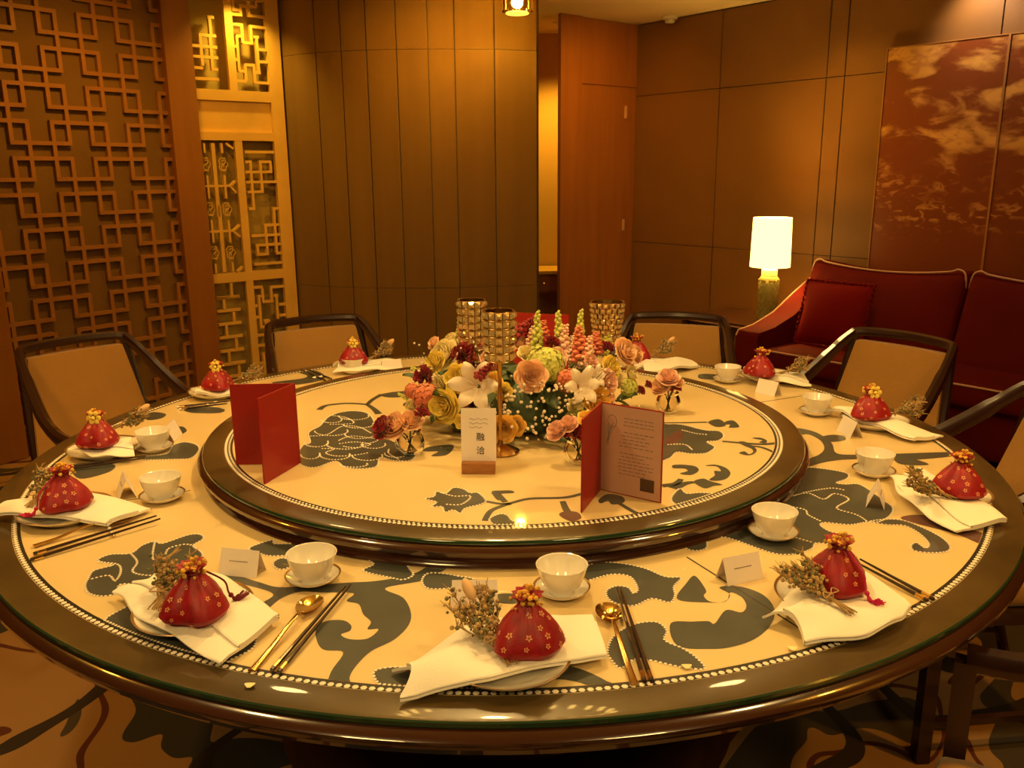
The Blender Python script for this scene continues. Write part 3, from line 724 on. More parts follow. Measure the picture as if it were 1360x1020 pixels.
circ = lambda R_, n=720: [(R_ * math.cos(2 * PI * k / n), R_ * math.sin(2 * PI * k / n)) for k in range(n + 1)]
b1 = MB(); beads(b1, circ(1.122), .0050, TABLE_Z + .0006, .0120); stuff(b1.build('bead_ring', M['bead'], tb, True, 80))
def ring(name, r0, r1, z, m, par, n=160): return MB().lathe([(r0, 0), (r1, 0)], n, (0, 0, z)).build(name, M[m], par)
ring('contour_ring', 1.112, 1.127, TABLE_Z + .0005, 'contour', tb)
for ang in [math.radians(-154.3 + 90 * k) for k in range(4)]:
    a = ang; MB().bar((.78 * math.cos(a), .78 * math.sin(a), TABLE_Z + .0002), (1.125 * math.cos(a), 1.125 * math.sin(a), TABLE_Z + .0002), .003, .0006).build('joint_line', M['contour'], tb, False)

REG = {'A': (0, 600, 3.4), 'B': (300, 660, 3.4), 'C': (560, 700, 3.4), 'D': (920, 640, 3.4), 'E': (960, 460, 3.4), 'F': (0, 440, 4.533),
       'G': (340, 390, 4.533), 'H': (480, 380, 3.238), 'I': (880, 460, 6.8), 'J': (900, 580, 6.8), 'K': (380, 440, 6.8), 'P': (0, 0, 1)}
def tr(reg, p, z): ox, oy, k = REG[reg]; return U(ox + p[0] / k, oy + p[1] / k, z)
import itertools
ZI = itertools.count()
def inlay(par, z, shapes, strips, veins, rmax):
    bd = MB()
    def clip(p):
        r = np.hypot(*p); return p if r < rmax else p * (rmax / r)
    def poly(pts, m='teal', bead=True):
        q = [clip(p) for p in crom(pts, 5)]
        ar = sum(q[i][0] * q[(i + 1) % len(q)][1] - q[(i + 1) % len(q)][0] * q[i][1] for i in range(len(q)))
        if ar < 0: q = q[::-1]
        cen = sum(q) / len(q)
        mb = MB(); n = len(q); zz = z + (.0004 if m == 'teal' else .0009) + next(ZI) * .000006
        mb.add([(p[0], p[1], zz) for p in q], [tuple(range(n))])
        mb.build('inlay', M[m], par, False)
        if bead: beads(bd, [tuple(p) for p in q] + [tuple(q[0])], .0027, z + .0009, .0072)
    for s in shapes:
        reg, pts = s[0], s[1]; m = s[2] if len(s) > 2 else 'teal'; be = s[3] if len(s) > 3 else True
        poly([tr(reg, p, z) for p in pts], m, be)
    for reg, pts, w0, w1 in strips:
        c_ = crom([tr(reg, p, z) for p in pts], 6, False); n = len(c_); L_, R_ = [], []
        for i in range(n):
            t = c_[min(i + 1, n - 1)] - c_[max(i - 1, 0)]; t = t / np.hypot(*t); nn = np.array([-t[1], t[0]])
            w_ = (w0 + (w1 - w0) * i / (n - 1)) / 2
            L_.append(clip(c_[i] + nn * w_)); R_.append(clip(c_[i] - nn * w_))
        mb = MB(); mb.add([(p[0], p[1], z + .0003) for p in R_] + [(p[0], p[1], z + .0003) for p in L_], [(i, i + 1, n + i + 1, n + i) for i in range(n - 1)])
        mb.build('inlay', M['teal'], par, False)
    for reg, pts in veins:
        beads(bd, [tuple(p) for p in crom([tr(reg, p, z) for p in pts], 5, False)], .0027, z + .0010, .0072)
    stuff(bd.build('inlay_beads', M['bead'], par, True, 80))
table_shapes = [
 ('A', [(440, 492), (500, 465), (590, 460), (640, 425), (700, 405), (735, 415), (850, 377), (905, 375), (918, 395), (872, 425), (905, 450), (915, 475), (880, 520), (760, 570), (640, 600), (545, 600), (525, 640), (460, 654), (400, 640), (384, 605), (398, 575), (420, 540), (480, 522), (510, 512)]),
 ('A', [(465, 775), (540, 718), (640, 685), (900, 680), (1165, 690), (1160, 850), (1125, 900), (1040, 942), (1010, 972), (900, 950), (700, 900), (570, 830)]),  # inlaid petals, outline also takes in the plate's cast shadow
 ('B', [(0, 335), (70, 360), (150, 385), (240, 408), (400, 400), (540, 388), (680, 380), (840, 350), (930, 300), (960, 270), (1040, 268), (1000, 320), (900, 375), (720, 412), (800, 455), (835, 520), (825, 580), (760, 645), (660, 695), (600, 750), (560, 810), (555, 875), (462, 865), (475, 790), (530, 702), (440, 690), (408, 640), (412, 585), (460, 560), (530, 558), (565, 580), (560, 605), (520, 622), (560, 643), (640, 640), (690, 598), (640, 598), (655, 565), (620, 530), (600, 485), (545, 470), (575, 435), (430, 432), (330, 430), (240, 465), (140, 552), (140, 495), (215, 440), (100, 400), (0, 385)], 'teal', False),
 ('B', [(105, 232), (210, 195), (222, 213), (330, 212), (350, 235), (290, 262), (200, 268), (150, 255)]),
 ('B', [(212, 300), (245, 278), (290, 285), (300, 310), (260, 328), (225, 322)]),
 ('B', [(625, 275), (700, 268), (780, 266), (830, 325), (845, 355), (800, 375), (740, 365), (620, 335), (668, 305)]),
 ('B', [(885, 385), (905, 350), (960, 345), (1045, 358), (1120, 375), (1015, 412), (915, 415)]),
 ('B', [(1230, 440), (1330, 440), (1370, 455), (1330, 480), (1235, 478)], 'teal', False),
 ('B', [(665, 798), (745, 770), (900, 775), (1100, 790), (1300, 860), (1340, 905), (1000, 905), (745, 885)]),  # inlaid leaf merged with the shadow around the front plate
 ('C', [(430, 640), (600, 620), (740, 650), (880, 728), (800, 745), (720, 705), (600, 690), (500, 740), (430, 755)], 'teal', False),  # dark band below the plate, its shadow drawn as an inlay piece
 ('C', [(700, 205), (780, 165), (880, 163), (1000, 185), (1100, 225), (1172, 230), (1140, 270), (1145, 310), (1120, 342), (1040, 325), (960, 357), (880, 347), (840, 322), (835, 288), (880, 267), (935, 275), (955, 300), (975, 280), (940, 225), (860, 215), (780, 235), (730, 245)]),
 ('C', [(740, 120), (880, 110), (840, 165), (760, 175)], 'teal', False),
 ('C', [(838, 560), (870, 490), (960, 440), (1060, 430), (1108, 470), (1098, 512), (1180, 550), (1240, 590), (1278, 642), (1160, 632), (1040, 605), (960, 600), (900, 640), (855, 600)]),
 ('D', [(-70, 530), (-30, 460), (10, 425), (60, 490), (50, 515), (75, 540), (125, 545), (160, 530), (165, 505), (120, 478), (180, 470), (260, 485), (330, 520), (370, 580), (350, 650), (280, 710), (180, 745), (80, 755), (-70, 740), (-100, 640), (0, 632), (70, 630), (100, 640), (150, 580), (220, 590), (242, 560), (220, 520), (170, 500), (150, 540), (60, 545)], 'teal', False),
 ('D', [(0, 255), (90, 245), (180, 190), (300, 110), (420, -20), (470, -60), (560, -62), (690, -40), (700, -15), (650, 5), (690, 12), (760, 15), (870, 90), (905, 120), (890, 155), (840, 182), (790, 182), (710, 195), (600, 185), (578, 198), (620, 225), (690, 240), (706, 266), (660, 287), (560, 277), (540, 302), (470, 327), (380, 327), (290, 300), (170, 257), (120, 252), (70, 265), (62, 300), (20, 312), (-30, 300)]),
 ('D', [(800, 180), (920, 170), (1020, 200), (1120, 250), (1162, 290), (1150, 315), (1080, 322), (1000, 312), (985, 290), (1010, 275), (1050, 300), (1066, 282), (1030, 240), (960, 200), (880, 195)]),
 ('D', [(940, 168), (1010, 150), (1130, 165), (1210, 205), (1330, 240), (1320, 285), (1200, 240), (1100, 212)], 'plum', False),  # flat dark brown shape below the right-hand setting
 ('E', [(355, 520), (430, 492), (458, 462), (440, 425), (385, 398), (335, 402), (330, 370), (420, 388), (490, 436), (512, 482), (600, 490), (800, 485), (1040, 478), (1040, 496), (820, 515), (600, 510), (470, 522), (358, 550)], 'teal', False),
 ('E', [(770, 490), (860, 508), (930, 535), (800, 532)], 'teal', False),
 ('E', [(440, 412), (490, 400), (545, 405), (550, 425), (470, 432)], 'teal', False),
 ('F', [(1040, 690), (1110, 668), (1185, 685), (1198, 720), (1150, 765), (1050, 772), (860, 775), (830, 760), (1000, 740)]),
 ('F', [(865, 505), (930, 487), (1000, 500), (970, 525), (890, 535)], 'teal', False),
 ('F', [(430, 815), (560, 790), (690, 805), (650, 850), (480, 888)], 'teal', False),
 ('F', [(1110, 470), (1250, 455), (1350, 470), (1320, 492), (1160, 492)], 'teal', False),
 ('F', [(1050, 580), (1100, 575), (1125, 600), (1090, 620), (1060, 610)], 'teal', False),
 ('P', [(395, 494), (418, 492), (432, 500), (420, 507), (380, 512), (362, 508), (400, 503), (408, 499)], 'teal', False),
 ('P', [(930, 497), (955, 498), (958, 504), (930, 503)], 'teal', False),
]
table_veins = [
 ('A', [(590, 460), (620, 500), (600, 545), (690, 560), (780, 530), (840, 505)]), ('A', [(700, 405), (690, 485), (740, 480), (760, 440), (830, 420), (872, 425)]), ('A', [(440, 500), (530, 510), (545, 545), (520, 585), (490, 560), (400, 580)]),
 ('D', [(380, 90), (510, 52), (590, 80), (640, 55), (705, 80), (650, 120), (740, 150), (790, 182)]), ('D', [(360, 100), (500, 125), (520, 150), (580, 180)]), ('D', [(420, 240), (540, 275)]), ('D', [(90, 245), (140, 200), (220, 185)]),
 ('D', [(500, 50), (620, 30), (690, 40)]),
]
inlay(tb, TABLE_Z, table_shapes, [], table_veins, 1.111)

# ---- lazy susan
ls = thing('lazy_susan', 'round cream inlaid turntable with dark moulded rim on the table', 'lazy susan', (0, 0, TABLE_Z))
hS = SUSAN_Z - TABLE_Z
MB().lathe([(0, hS - .01), (.69, hS - .01), (.69, hS), (0, hS)], 140).build('turntable_top', M['cream'], ls, True, 30)
MB().lathe([(.69, hS - .012), (.69, hS + .0004), (.738, hS + .0004), (.744, hS - .002)], 160).build('rim', M['rimwood'], ls, True, 50)
MB().lathe([(.744, hS - .002), (.746, hS - .004), (.746, hS - .009), (.741, hS - .011)], 160).build('glass_edge', M['glassedge'], ls, True, 50)
MB().lathe([(.741, hS - .011), (.752, hS - .013), (.757, hS - .020), (.754, hS - .030), (.744, hS - .036), (.740, hS - .044), (.748, .004), (.748, .0006), (0, .0006)], 160).build('moulded_edge', M['lipwood'], ls, True, 50)
b2 = MB(); beads(b2, circ(.692), .0042, hS + .0006, .0098); beads(b2, circ(.684), .0030, hS + .0006, .0098); stuff(b2.build('bead_ring', M['bead'], ls, True, 80))
MB().lathe([(.677, hS + .0004), (.690, hS + .0004)], 140).build('contour_ring', M['contour'], ls)
lsi = ls
susan_shapes = [
 ('P', [(438, 553), (452, 548), (470, 546), (488, 549), (497, 560), (500, 575), (530, 590), (552, 602), (545, 612), (522, 612), (505, 608), (500, 620), (478, 623), (458, 621), (445, 613), (420, 621), (400, 618), (395, 606), (402, 592), (412, 588), (410, 575), (425, 566), (430, 560)]),
 ('P', [(505, 524.5), (520, 521), (542, 520), (536, 527), (515, 528)], 'teal', False),
 ('H', [(262, 708), (300, 690), (395, 685), (370, 725), (300, 732), (330, 712), (290, 712)], 'teal', False),
 ('H', [(272, 915), (312, 906), (322, 884), (362, 892), (395, 868), (440, 874), (468, 890), (502, 890), (536, 925), (505, 942), (478, 948), (445, 958), (425, 979), (395, 964), (358, 974), (346, 950), (300, 950), (322, 930)]),
 ('H', [(560, 885), (600, 880), (645, 880), (655, 890), (600, 895), (610, 915), (585, 920)], 'teal', False),
 ('H', [(550, 1005), (590, 982), (625, 985), (650, 1010), (700, 1030), (590, 1035)]),
 ('H', [(1020, 920), (1060, 895), (1120, 905), (1130, 930), (1080, 940), (1060, 925), (1030, 935)], 'teal', False),
 ('H', [(850, 985), (880, 970), (930, 975), (945, 1000), (900, 1012)], 'plum', False),
 ('I', [(410, 685), (500, 658), (560, 690), (562, 722), (480, 728)], 'teal', False),
 ('I', [(570, 680), (640, 672), (692, 728), (600, 735), (610, 710), (565, 705)], 'teal', False),
 ('I', [(-60, 720), (60, 705), (180, 710), (380, 758), (500, 765), (545, 790), (548, 825), (500, 855), (400, 865), (470, 910), (440, 945), (380, 970), (250, 972), (130, 958), (60, 1015), (-80, 1025)]),
 ('I', [(0, 870), (90, 790), (175, 765), (180, 840), (60, 890)], 'plum', False),
 ('I', [(690, 965), (740, 950), (780, 975), (818, 955), (800, 925), (740, 900), (680, 868), (730, 860), (790, 885), (850, 935), (820, 975), (760, 985)], 'teal', False),
 ('I', [(810, 830), (880, 826), (940, 850), (930, 875), (870, 868), (900, 850)], 'teal', False),
 ('J', [(-40, 258), (60, 255), (160, 270), (190, 308), (120, 347), (20, 335), (90, 312), (60, 290), (-40, 285)], 'teal', False),
 ('J', [(250, 265), (330, 253), (430, 280), (477, 330), (440, 380), (360, 400), (285, 390), (335, 352), (330, 312), (390, 312), (350, 270)], 'teal', False),
 ('J', [(145, 408), (230, 380), (290, 402), (405, 435), (330, 445), (240, 467)], 'teal', False),
 ('J', [(20, 470), (80, 515), (200, 508), (335, 518), (280, 560), (120, 605), (0, 620), (-60, 560)]),
]
susan_strips = [
 ('G', [(380, 700), (420, 675), (520, 662), (600, 662), (670, 668)], .018, .012), ('G', [(670, 668), (700, 640), (760, 605)], .012, .018), ('G', [(670, 668), (710, 695), (740, 725)], .012, .02),
 ('H', [(530, 925), (620, 937), (720, 915), (870, 910), (950, 893)], .010, .012), ('H', [(640, 935), (560, 965), (530, 1010)], .012, .012), ('H', [(620, 930), (590, 900), (570, 888)], .012, .016),
 ('H', [(865, 925), (880, 960), (900, 985)], .012, .016), ('H', [(1110, 935), (1180, 975), (1240, 990)], .01, .012), ('H', [(1290, 860), (1350, 850), (1375, 830)], .02, .012),
 ('I', [(-20, 692), (200, 690), (400, 686)], .010, .010), ('I', [(540, 858), (700, 872), (900, 885), (1060, 872)], .012, .016), ('I', [(790, 900), (900, 915), (1030, 968)], .012, .010),
 ('J', [(-40, 470), (60, 425), (150, 410)], .025, .012),
]
susan_veins = [
 ('G', [(450, 735), (530, 745), (585, 770), (570, 785), (440, 790)]), ('G', [(330, 860), (430, 850), (520, 800), (620, 805), (690, 840)]), ('G', [(500, 885), (570, 860), (680, 870), (735, 885), (640, 915)]), ('G', [(505, 905), (600, 895), (690, 910), (600, 930), (520, 920)]),
 ('G', [(400, 935), (470, 938), (420, 960), (480, 980), (590, 975), (680, 960)]), ('G', [(800, 940), (800, 965), (860, 1000)]),
 ('H', [(345, 890), (400, 905), (470, 905), (430, 940), (360, 940)]),
 ('I', [(180, 760), (300, 790), (400, 800)]), ('I', [(50, 890), (200, 890), (270, 940)]),
 ('D', [(0, 0), (1, 1)]),
]
for ex_, ey_, ea, eb in [(470, 553, 20, 5), (440, 558, 14, 4), (476, 564, 20, 5), (440, 573, 22, 6), (478, 577, 20, 6), (420, 588, 16, 6), (458, 591, 24, 6), (496, 591, 16, 5), (412, 604, 13, 6), (445, 605, 20, 6), (488, 606, 20, 6), (526, 603, 15, 5), (470, 617, 18, 4)]:
    susan_veins.insert(0, ('P', [(ex_ + ea * math.cos(t), ey_ + eb * math.sin(t)) for t in [-.25 + .35 * k for k in range(11)]]))
# the susan's pieces are placed in world coordinates, its empty sits on the table
before = set(o.name for o in COL.objects)
inlay(None, SUSAN_Z, susan_shapes, susan_strips, susan_veins[:-1], .676)
for o in [o for o in COL.objects if o.name not in before]:
    for v in o.data.vertices: v.co.z -= TABLE_Z
    o.parent = ls
# ================================================================== TABLE SETTINGS
random.seed(11)
PLATE = MB().lathe([(0, .006), (.052, .006), (.062, .009), (.090, .020), (.0925, .0215), (.0915, .0195), (.064, .005), (.058, .0008), (.050, .0), (0, .0)], 56).mesh('plate', M['porcelain'])
PLINE = MB().lathe([(.0880, .0204), (.0918, .0221), (.0922, .0219)], 56).mesh('gold_rim', M['goldline'])
CUP = MB().lathe([(0, .004), (.018, .005), (.030, .018), (.036, .034), (.0415, .050), (.0430, .0505), (.0435, .050), (.039, .034), (.033, .017), (.022, .006), (.021, 0), (.018, 0), (.017, .003), (0, .003)], 48).mesh('teacup', M['porcelain'])
SAUCER = MB().lathe([(0, .004), (.022, .004), (.030, .006), (.046, .0145), (.0478, .0152), (.047, .0135), (.031, .003), (.024, 0), (0, 0)], 48).mesh('saucer', M['porcelain'])
SLINE = MB().lathe([(.0450, .0148), (.0476, .0160), (.0480, .0156)], 48).mesh('gold_rim', M['goldline'])

def pouch_meshes(seed):
    rnd = random.Random(seed); ph = [rnd.uniform(0, 6.28) for _ in range(4)]
    prof = [(0, 0), (.036, 0), (.046, .003), (.050, .011), (.047, .021), (.040, .034), (.031, .046), (.022, .056), (.014, .064), (.0095, .070), (.013, .075), (.021, .083), (.018, .082), (.010, .074), (0, .071)]
    def fn(a, t):
        k = 1 + .09 * math.cos(3 * a + ph[0]) + .05 * math.cos(5 * a + ph[1])
        fold = .13 * math.cos(9 * a + ph[2]) * max(0, min(1, (t - .35) * 2.5))
        return k + fold
    bag = MB().lathe(prof, 66, fn=fn).mesh('bag', M['brocade'])
    tie = MB().tube([(.0115 * math.cos(a), .0115 * math.sin(a), .070) for a in [2 * PI * k / 20 for k in range(20)]], .0022, 6, True).mesh('drawstring', M['darkred'])
    sp = MB()
    for k in range(42):
        a = rnd.uniform(0, 6.28); r = rnd.uniform(.0, .024); z = .074 + rnd.uniform(0, .022) - r * .5
        sp.ico((r * math.cos(a), r * math.sin(a), z), rnd.uniform(.0022, .0042))
    sprig = sp.mesh('dried_flower_trim', M['dryyel'])
    bl = MB(); tries = 0; done = []
    while len(done) < 34 and tries < 600:
        tries += 1; a = rnd.uniform(0, 2 * PI); t = rnd.uniform(.10, .52); m_ = len(prof) - 1
        def P3(a, t):
            f = t * m_; i0 = min(int(f), m_ - 1); fr_ = f - i0; r = prof[i0][0] * (1 - fr_) + prof[i0 + 1][0] * fr_; z = prof[i0][1] * (1 - fr_) + prof[i0 + 1][1] * fr_
            g = fn(a, t); return Vector((math.cos(a) * r * g, math.sin(a) * r * g, z))
        c = P3(a, t)
        if any((c - q).length < .0135 for q in done): continue
        done.append(c)
        du = (P3(a + .02, t) - P3(a - .02, t)).normalized(); dv = (P3(a, t + .02) - P3(a, t - .02)).normalized(); n = du.cross(dv).normalized()
        if n.dot(Vector((c.x, c.y, .01))) < 0: n = -n
        s = rnd.uniform(.0036, .0054); o0 = rnd.uniform(0, 6)
        for k in range(5):
            an = o0 + k * 2 * PI / 5; e = du * math.cos(an) + dv * math.sin(an); f_ = n.cross(e); b0 = c + n * .0011
            bl.add([b0 + e * s * .15, b0 + e * s * .6 + f_ * s * .32, b0 + e * s, b0 + e * s * .6 - f_ * s * .32], [(0, 1, 2, 3)])
    blossoms = bl.mesh('printed_blossoms', M['blossom'], False)
    return bag, tie, sprig, blossoms
POUCH = [pouch_meshes(s) for s in (1, 2, 3)]
def tassel_mb(pts, head_m=None):
    mb = MB(); c_ = crom(pts, 6, False); mb.tube(c_, .0016, 5)
    e = Vector(c_[-1]); d = (Vector(c_[-1]) - Vector(c_[-2])).normalized()
    mb.sphere(e, .0042, 8, 5)
    rnd = random.Random(5)
    for k in range(26):
        s = Vector((rnd.uniform(-1, 1), rnd.uniform(-1, 1), rnd.uniform(-.2, .25))) * .009
        q = e + d * .038 + s; q.z = max(q.z, .006)
        mb.tube([e, e + d * .015 + s * .4, q], .0010, 4)
    return mb

def bouquet(label, H, S, z, seed, bunny=False, group=None):
    rnd = random.Random(seed); H = np.array(H); S = np.array(S); d = H - S; L_ = float(np.hypot(*d)); ang = math.atan2(d[1], d[0])
    t = thing('dried_bouquet', label, 'bouquet', (S[0], S[1], z), ang, group)
    # local x from stem ends to heads
    L_ = max(L_, .09); tie = .34 * L_
    stm = MB(); hd = MB(); hg = MB(); tips = []
    for k in range(13):
        y0 = rnd.uniform(-.012, .012); y1 = rnd.uniform(-.038, .038); z1 = rnd.uniform(.004, .046)
        x1 = L_ * rnd.uniform(.72, 1.05)
        p = crom([(rnd.uniform(-.004, .01), y0, .003), (tie, y0 * .25, .012), (x1 * .75, y1 * .6, .010 + z1 * .5), (x1, y1, .012 + z1)], 4, False)
        stm.tube(p, .0011, 5); tips.append((x1, y1, .012 + z1))
        for j in range(18):
            q = np.array(p[len(p) // 2 + rnd.randrange(len(p) // 2)]) + np.array([rnd.uniform(-.006, .012), rnd.uniform(-.010, .010), rnd.uniform(-.003, .012)])
            (hd if rnd.random() < .62 else hg).ico(q, rnd.uniform(.0018, .0043))
        for j in range(8):
            q = np.array(p[-1 - rnd.randrange(4)]); e = q + np.array([rnd.uniform(.004, .02), rnd.uniform(-.014, .014), rnd.uniform(0, .014)])
            hd.tube([q, e], [.0012, .0005], 4)
    stm.build('stem_bundle', M['stem'], t); stuff(hd.build('seed_heads', M['dried'], t)); stuff(hg.build('dry_leaves', M['driedg'], t))
    tw = MB().tube([(tie, .0065 * math.cos(a), .012 + .0065 * math.sin(a)) for a in [2 * PI * k / 14 for k in range(14)]], .0018, 5, True)
    for s in (-1, 1): tw.tube(crom([(tie, 0, .019), (tie + .006, s * .012, .022), (tie - .002, s * .018, .018), (tie, 0, .019)], 5, False), .0011, 5)
    tw.build('twine_bow', M['twine'], t)
    if bunny:
        b_ = MB().sphere((0, 0, 0), 1, 12, 8, (.019, .0085, .0085)); b_.xform(Matrix.Translation((L_ * 1.0, -.004, .055)) @ Matrix.Rotation(-.6, 4, 'Y')); b_.build('bunny_tail_head', M['bunny'], t)
    return t

def napkin(label, A, B, pc, wd_, flip, seed):
    A = np.array(A); B = np.array(B); pc = np.array(pc); d = B - A; L_ = float(np.hypot(*d)); d = d / L_; n = np.array([-d[1], d[0]])
    c = (A + B) / 2; rnd = random.Random(seed); ph = rnd.uniform(0, 6)
    def sm(a, b, x): x = max(0, min(1, (x - a) / (b - a))); return x * x * (3 - 2 * x)
    def top(u, v, lift):
        tail = 1 - sm(0, .42, u)                       # loose end
        w_ = wd_ * (1 - .45 * tail) * (1 + .05 * math.sin(5 * u + ph)) * (1 - .10 * sm(.75, 1, u))
        sk = .026 * (v - .5) * (1 if flip else -1) * sm(.5, 1, u) + .022 * math.sin(PI * v) * tail
        bend = .014 * math.sin(PI * u + ph) + .010 * tail * math.sin(ph)
        p = A + d * (u * L_ + sk) + n * ((v - .5) * w_ + bend)
        r = float(np.hypot(*(p - pc)))
        z = .0235 if r < .086 else .0235 - min(.013, (r - .086) * .20)
        z += tail * (.007 * math.sin(PI * v) + .0035 * math.sin(2 * PI * v + ph)) + .0022 * math.sin(7 * u + 5 * v + ph) + .0016 * math.sin(13 * u - 4 * v)
        z -= .003 * sm(.86, 1, abs(2 * v - 1))
        return (p[0] - c[0], p[1] - c[1], max(z, .004) + lift)
    t = thing('napkin', label, 'napkin', (c[0], c[1], TABLE_Z), 0)
    def layer(l0, l1, v0, v1):
        m = MB(); nu, nv = 28, 8
        f0 = lambda u, v: top(u, v0 + (v1 - v0) * v, l0); f1 = lambda u, v: top(u, v0 + (v1 - v0) * v, l1)
        m.grid(lambda u, v: f0(u, 1 - v), nu, nv); m.grid(f1, nu, nv)
        for vv_ in (0, 1): m.grid(lambda u, k, vv_=vv_: tuple(Vector(f0(u, vv_)).lerp(Vector(f1(u, vv_)), k if vv_ == 0 else 1 - k) + Vector((n[0], n[1], 0)) * (.003 * math.sin(PI * k)) * (1 if vv_ else -1)), nu, 3)
        for uu in (0, 1): m.grid(lambda v, k, uu=uu: tuple(Vector(f0(uu, v)).lerp(Vector(f1(uu, v)), k if uu else 1 - k)), nv, 2)
        return m
    layer(.0, .0045, 0, 1).build('lower_fold', M['napkin'], t, True, 60)
    layer(.0050, .0095, (.0 if flip else .30), (.70 if flip else 1.0)).build('upper_fold', M['napkin'], t, True, 60)
    return t

def place_card(label, pos, rz, mark):
    t = thing('place_card', label, 'place card', (pos[0], pos[1], TABLE_Z + .0005), rz)
    W_, h_, dp = .074, .044, .018
    for s in (-1, 1):
        m = MB(); th = .0006
        m.add([(-W_ / 2, s * dp, 0), (W_ / 2, s * dp, 0), (W_ / 2, 0, h_), (-W_ / 2, 0, h_), (-W_ / 2, s * (dp - th), 0), (W_ / 2, s * (dp - th), 0), (W_ / 2, -s * th * .5, h_ - th), (-W_ / 2, -s * th * .5, h_ - th)],
              [(0, 1, 2, 3), (7, 6, 5, 4), (0, 4, 5, 1), (2, 6, 7, 3), (1, 5, 6, 2), (0, 3, 7, 4)] if s < 0 else [(3, 2, 1, 0), (4, 5, 6, 7), (1, 5, 4, 0), (3, 7, 6, 2), (2, 6, 5, 1), (4, 7, 3, 0)])
        f_ = m.build('leaf', M['card'], t, False)
    on = lambda x, k: (x, -dp * (1 - k) - .0004, h_ * k + .0002)
    mk = MB()
    if mark == 'sketch':
        for c0, sc in ((.005, 1), (.010, .7), (-.002, .8)):
            mk.tube([on(c0 + .016 * sc * math.cos(a * 2.1), .58 + .22 * sc * math.sin(a * 3.3 + c0 * 90)) for a in [.12 * k for k in range(30)]], .0005, 4)
        mk.tube([on(-.006 + .0006 * k, .25 + .016 * k) for k in range(30)], .0006, 4)
    else:
        for k in range(9): mk.bar(on(-.018 + .004 * k, .55), on(-.0155 + .004 * k, .55), .0012, .0012)
    mk.build('lettering', M['ink'], t, False)
    return t

def stick(label, a, b, zz=(.011, .005), group=None):
    a = np.array(a); b = np.array(b); c = (a + b) / 2; v = b - a; L_ = float(np.hypot(*v)); rz = math.atan2(v[1], v[0])
    t = thing('chopstick', label, 'chopstick', (c[0], c[1], TABLE_Z), rz, group)
    h = L_ / 2; f = lambda x: zz[0] + (zz[1] - zz[0]) * (x + h) / L_
    MB().tube([(-h, 0, f(-h)), (0, 0, f(0)), (h - .022, 0, f(h - .022))], [.0018, .0028, .0036], 8).build('shaft', M['chopbrown'], t)
    MB().tube([(h - .022, 0, f(h - .022)), (h - .006, 0, f(h - .006))], [.0037, .0039], 8).build('gold_band', M['gold'], t)
    MB().tube([(h - .006, 0, f(h - .006)), (h, 0, f(h))], [.0038, .0034], 8).build('end_cap', M['chopbrown'], t)
    return t
def spoon(label, bowl, end):
    bowl = np.array(bowl); end = np.array(end); v = end - bowl; L_ = float(np.hypot(*v)); rz = math.atan2(v[1], v[0])
    t = thing('spoon', label, 'spoon', (bowl[0], bowl[1], TABLE_Z), rz)
    m = MB()
    def fn(u, vv_, off=0):
        r = u; a = 2 * PI * vv_
        x = .030 * r * math.cos(a) * (1 + .10 * math.cos(a)); y = .0205 * r * math.sin(a)
        return (x, y, .012 - .0085 * (1 - r * r) + off)
    m.grid(lambda u, v_: fn(u, v_), 8, 28); m.grid(lambda u, v_: fn(u, 1 - v_, -.0012), 8, 28)
    m.build('bowl', M['gold'], t, True, 80)
    p = crom([(.028, 0, .0105), (.040, 0, .0145), (.075, 0, .013), (L_ * .75, 0, .006), (L_, 0, .0035)], 6, False)
    n_ = len(p)
    MB().tube(p, [.0028 + .0038 * (k / (n_ - 1)) ** 2 for k in range(n_)], 8, flat=.45).build('handle', M['gold'], t)
    return t
def rest(label, pos, rz):
    t = thing('chopstick_rest', label, 'chopstick rest', (pos[0], pos[1], TABLE_Z), rz)
    m = MB().tube([(-.022, 0, .0045), (-.015, 0, .0048), (0, 0, .0034), (.015, 0, .0048), (.022, 0, .0045)], [.0035, .0045, .0033, .0045, .0035], 10)
    m.build('rest_body', M['porcelain'], t); MB().sphere((.022, 0, .0042), .0040, 8, 6).build('knob', M['gold'], t)

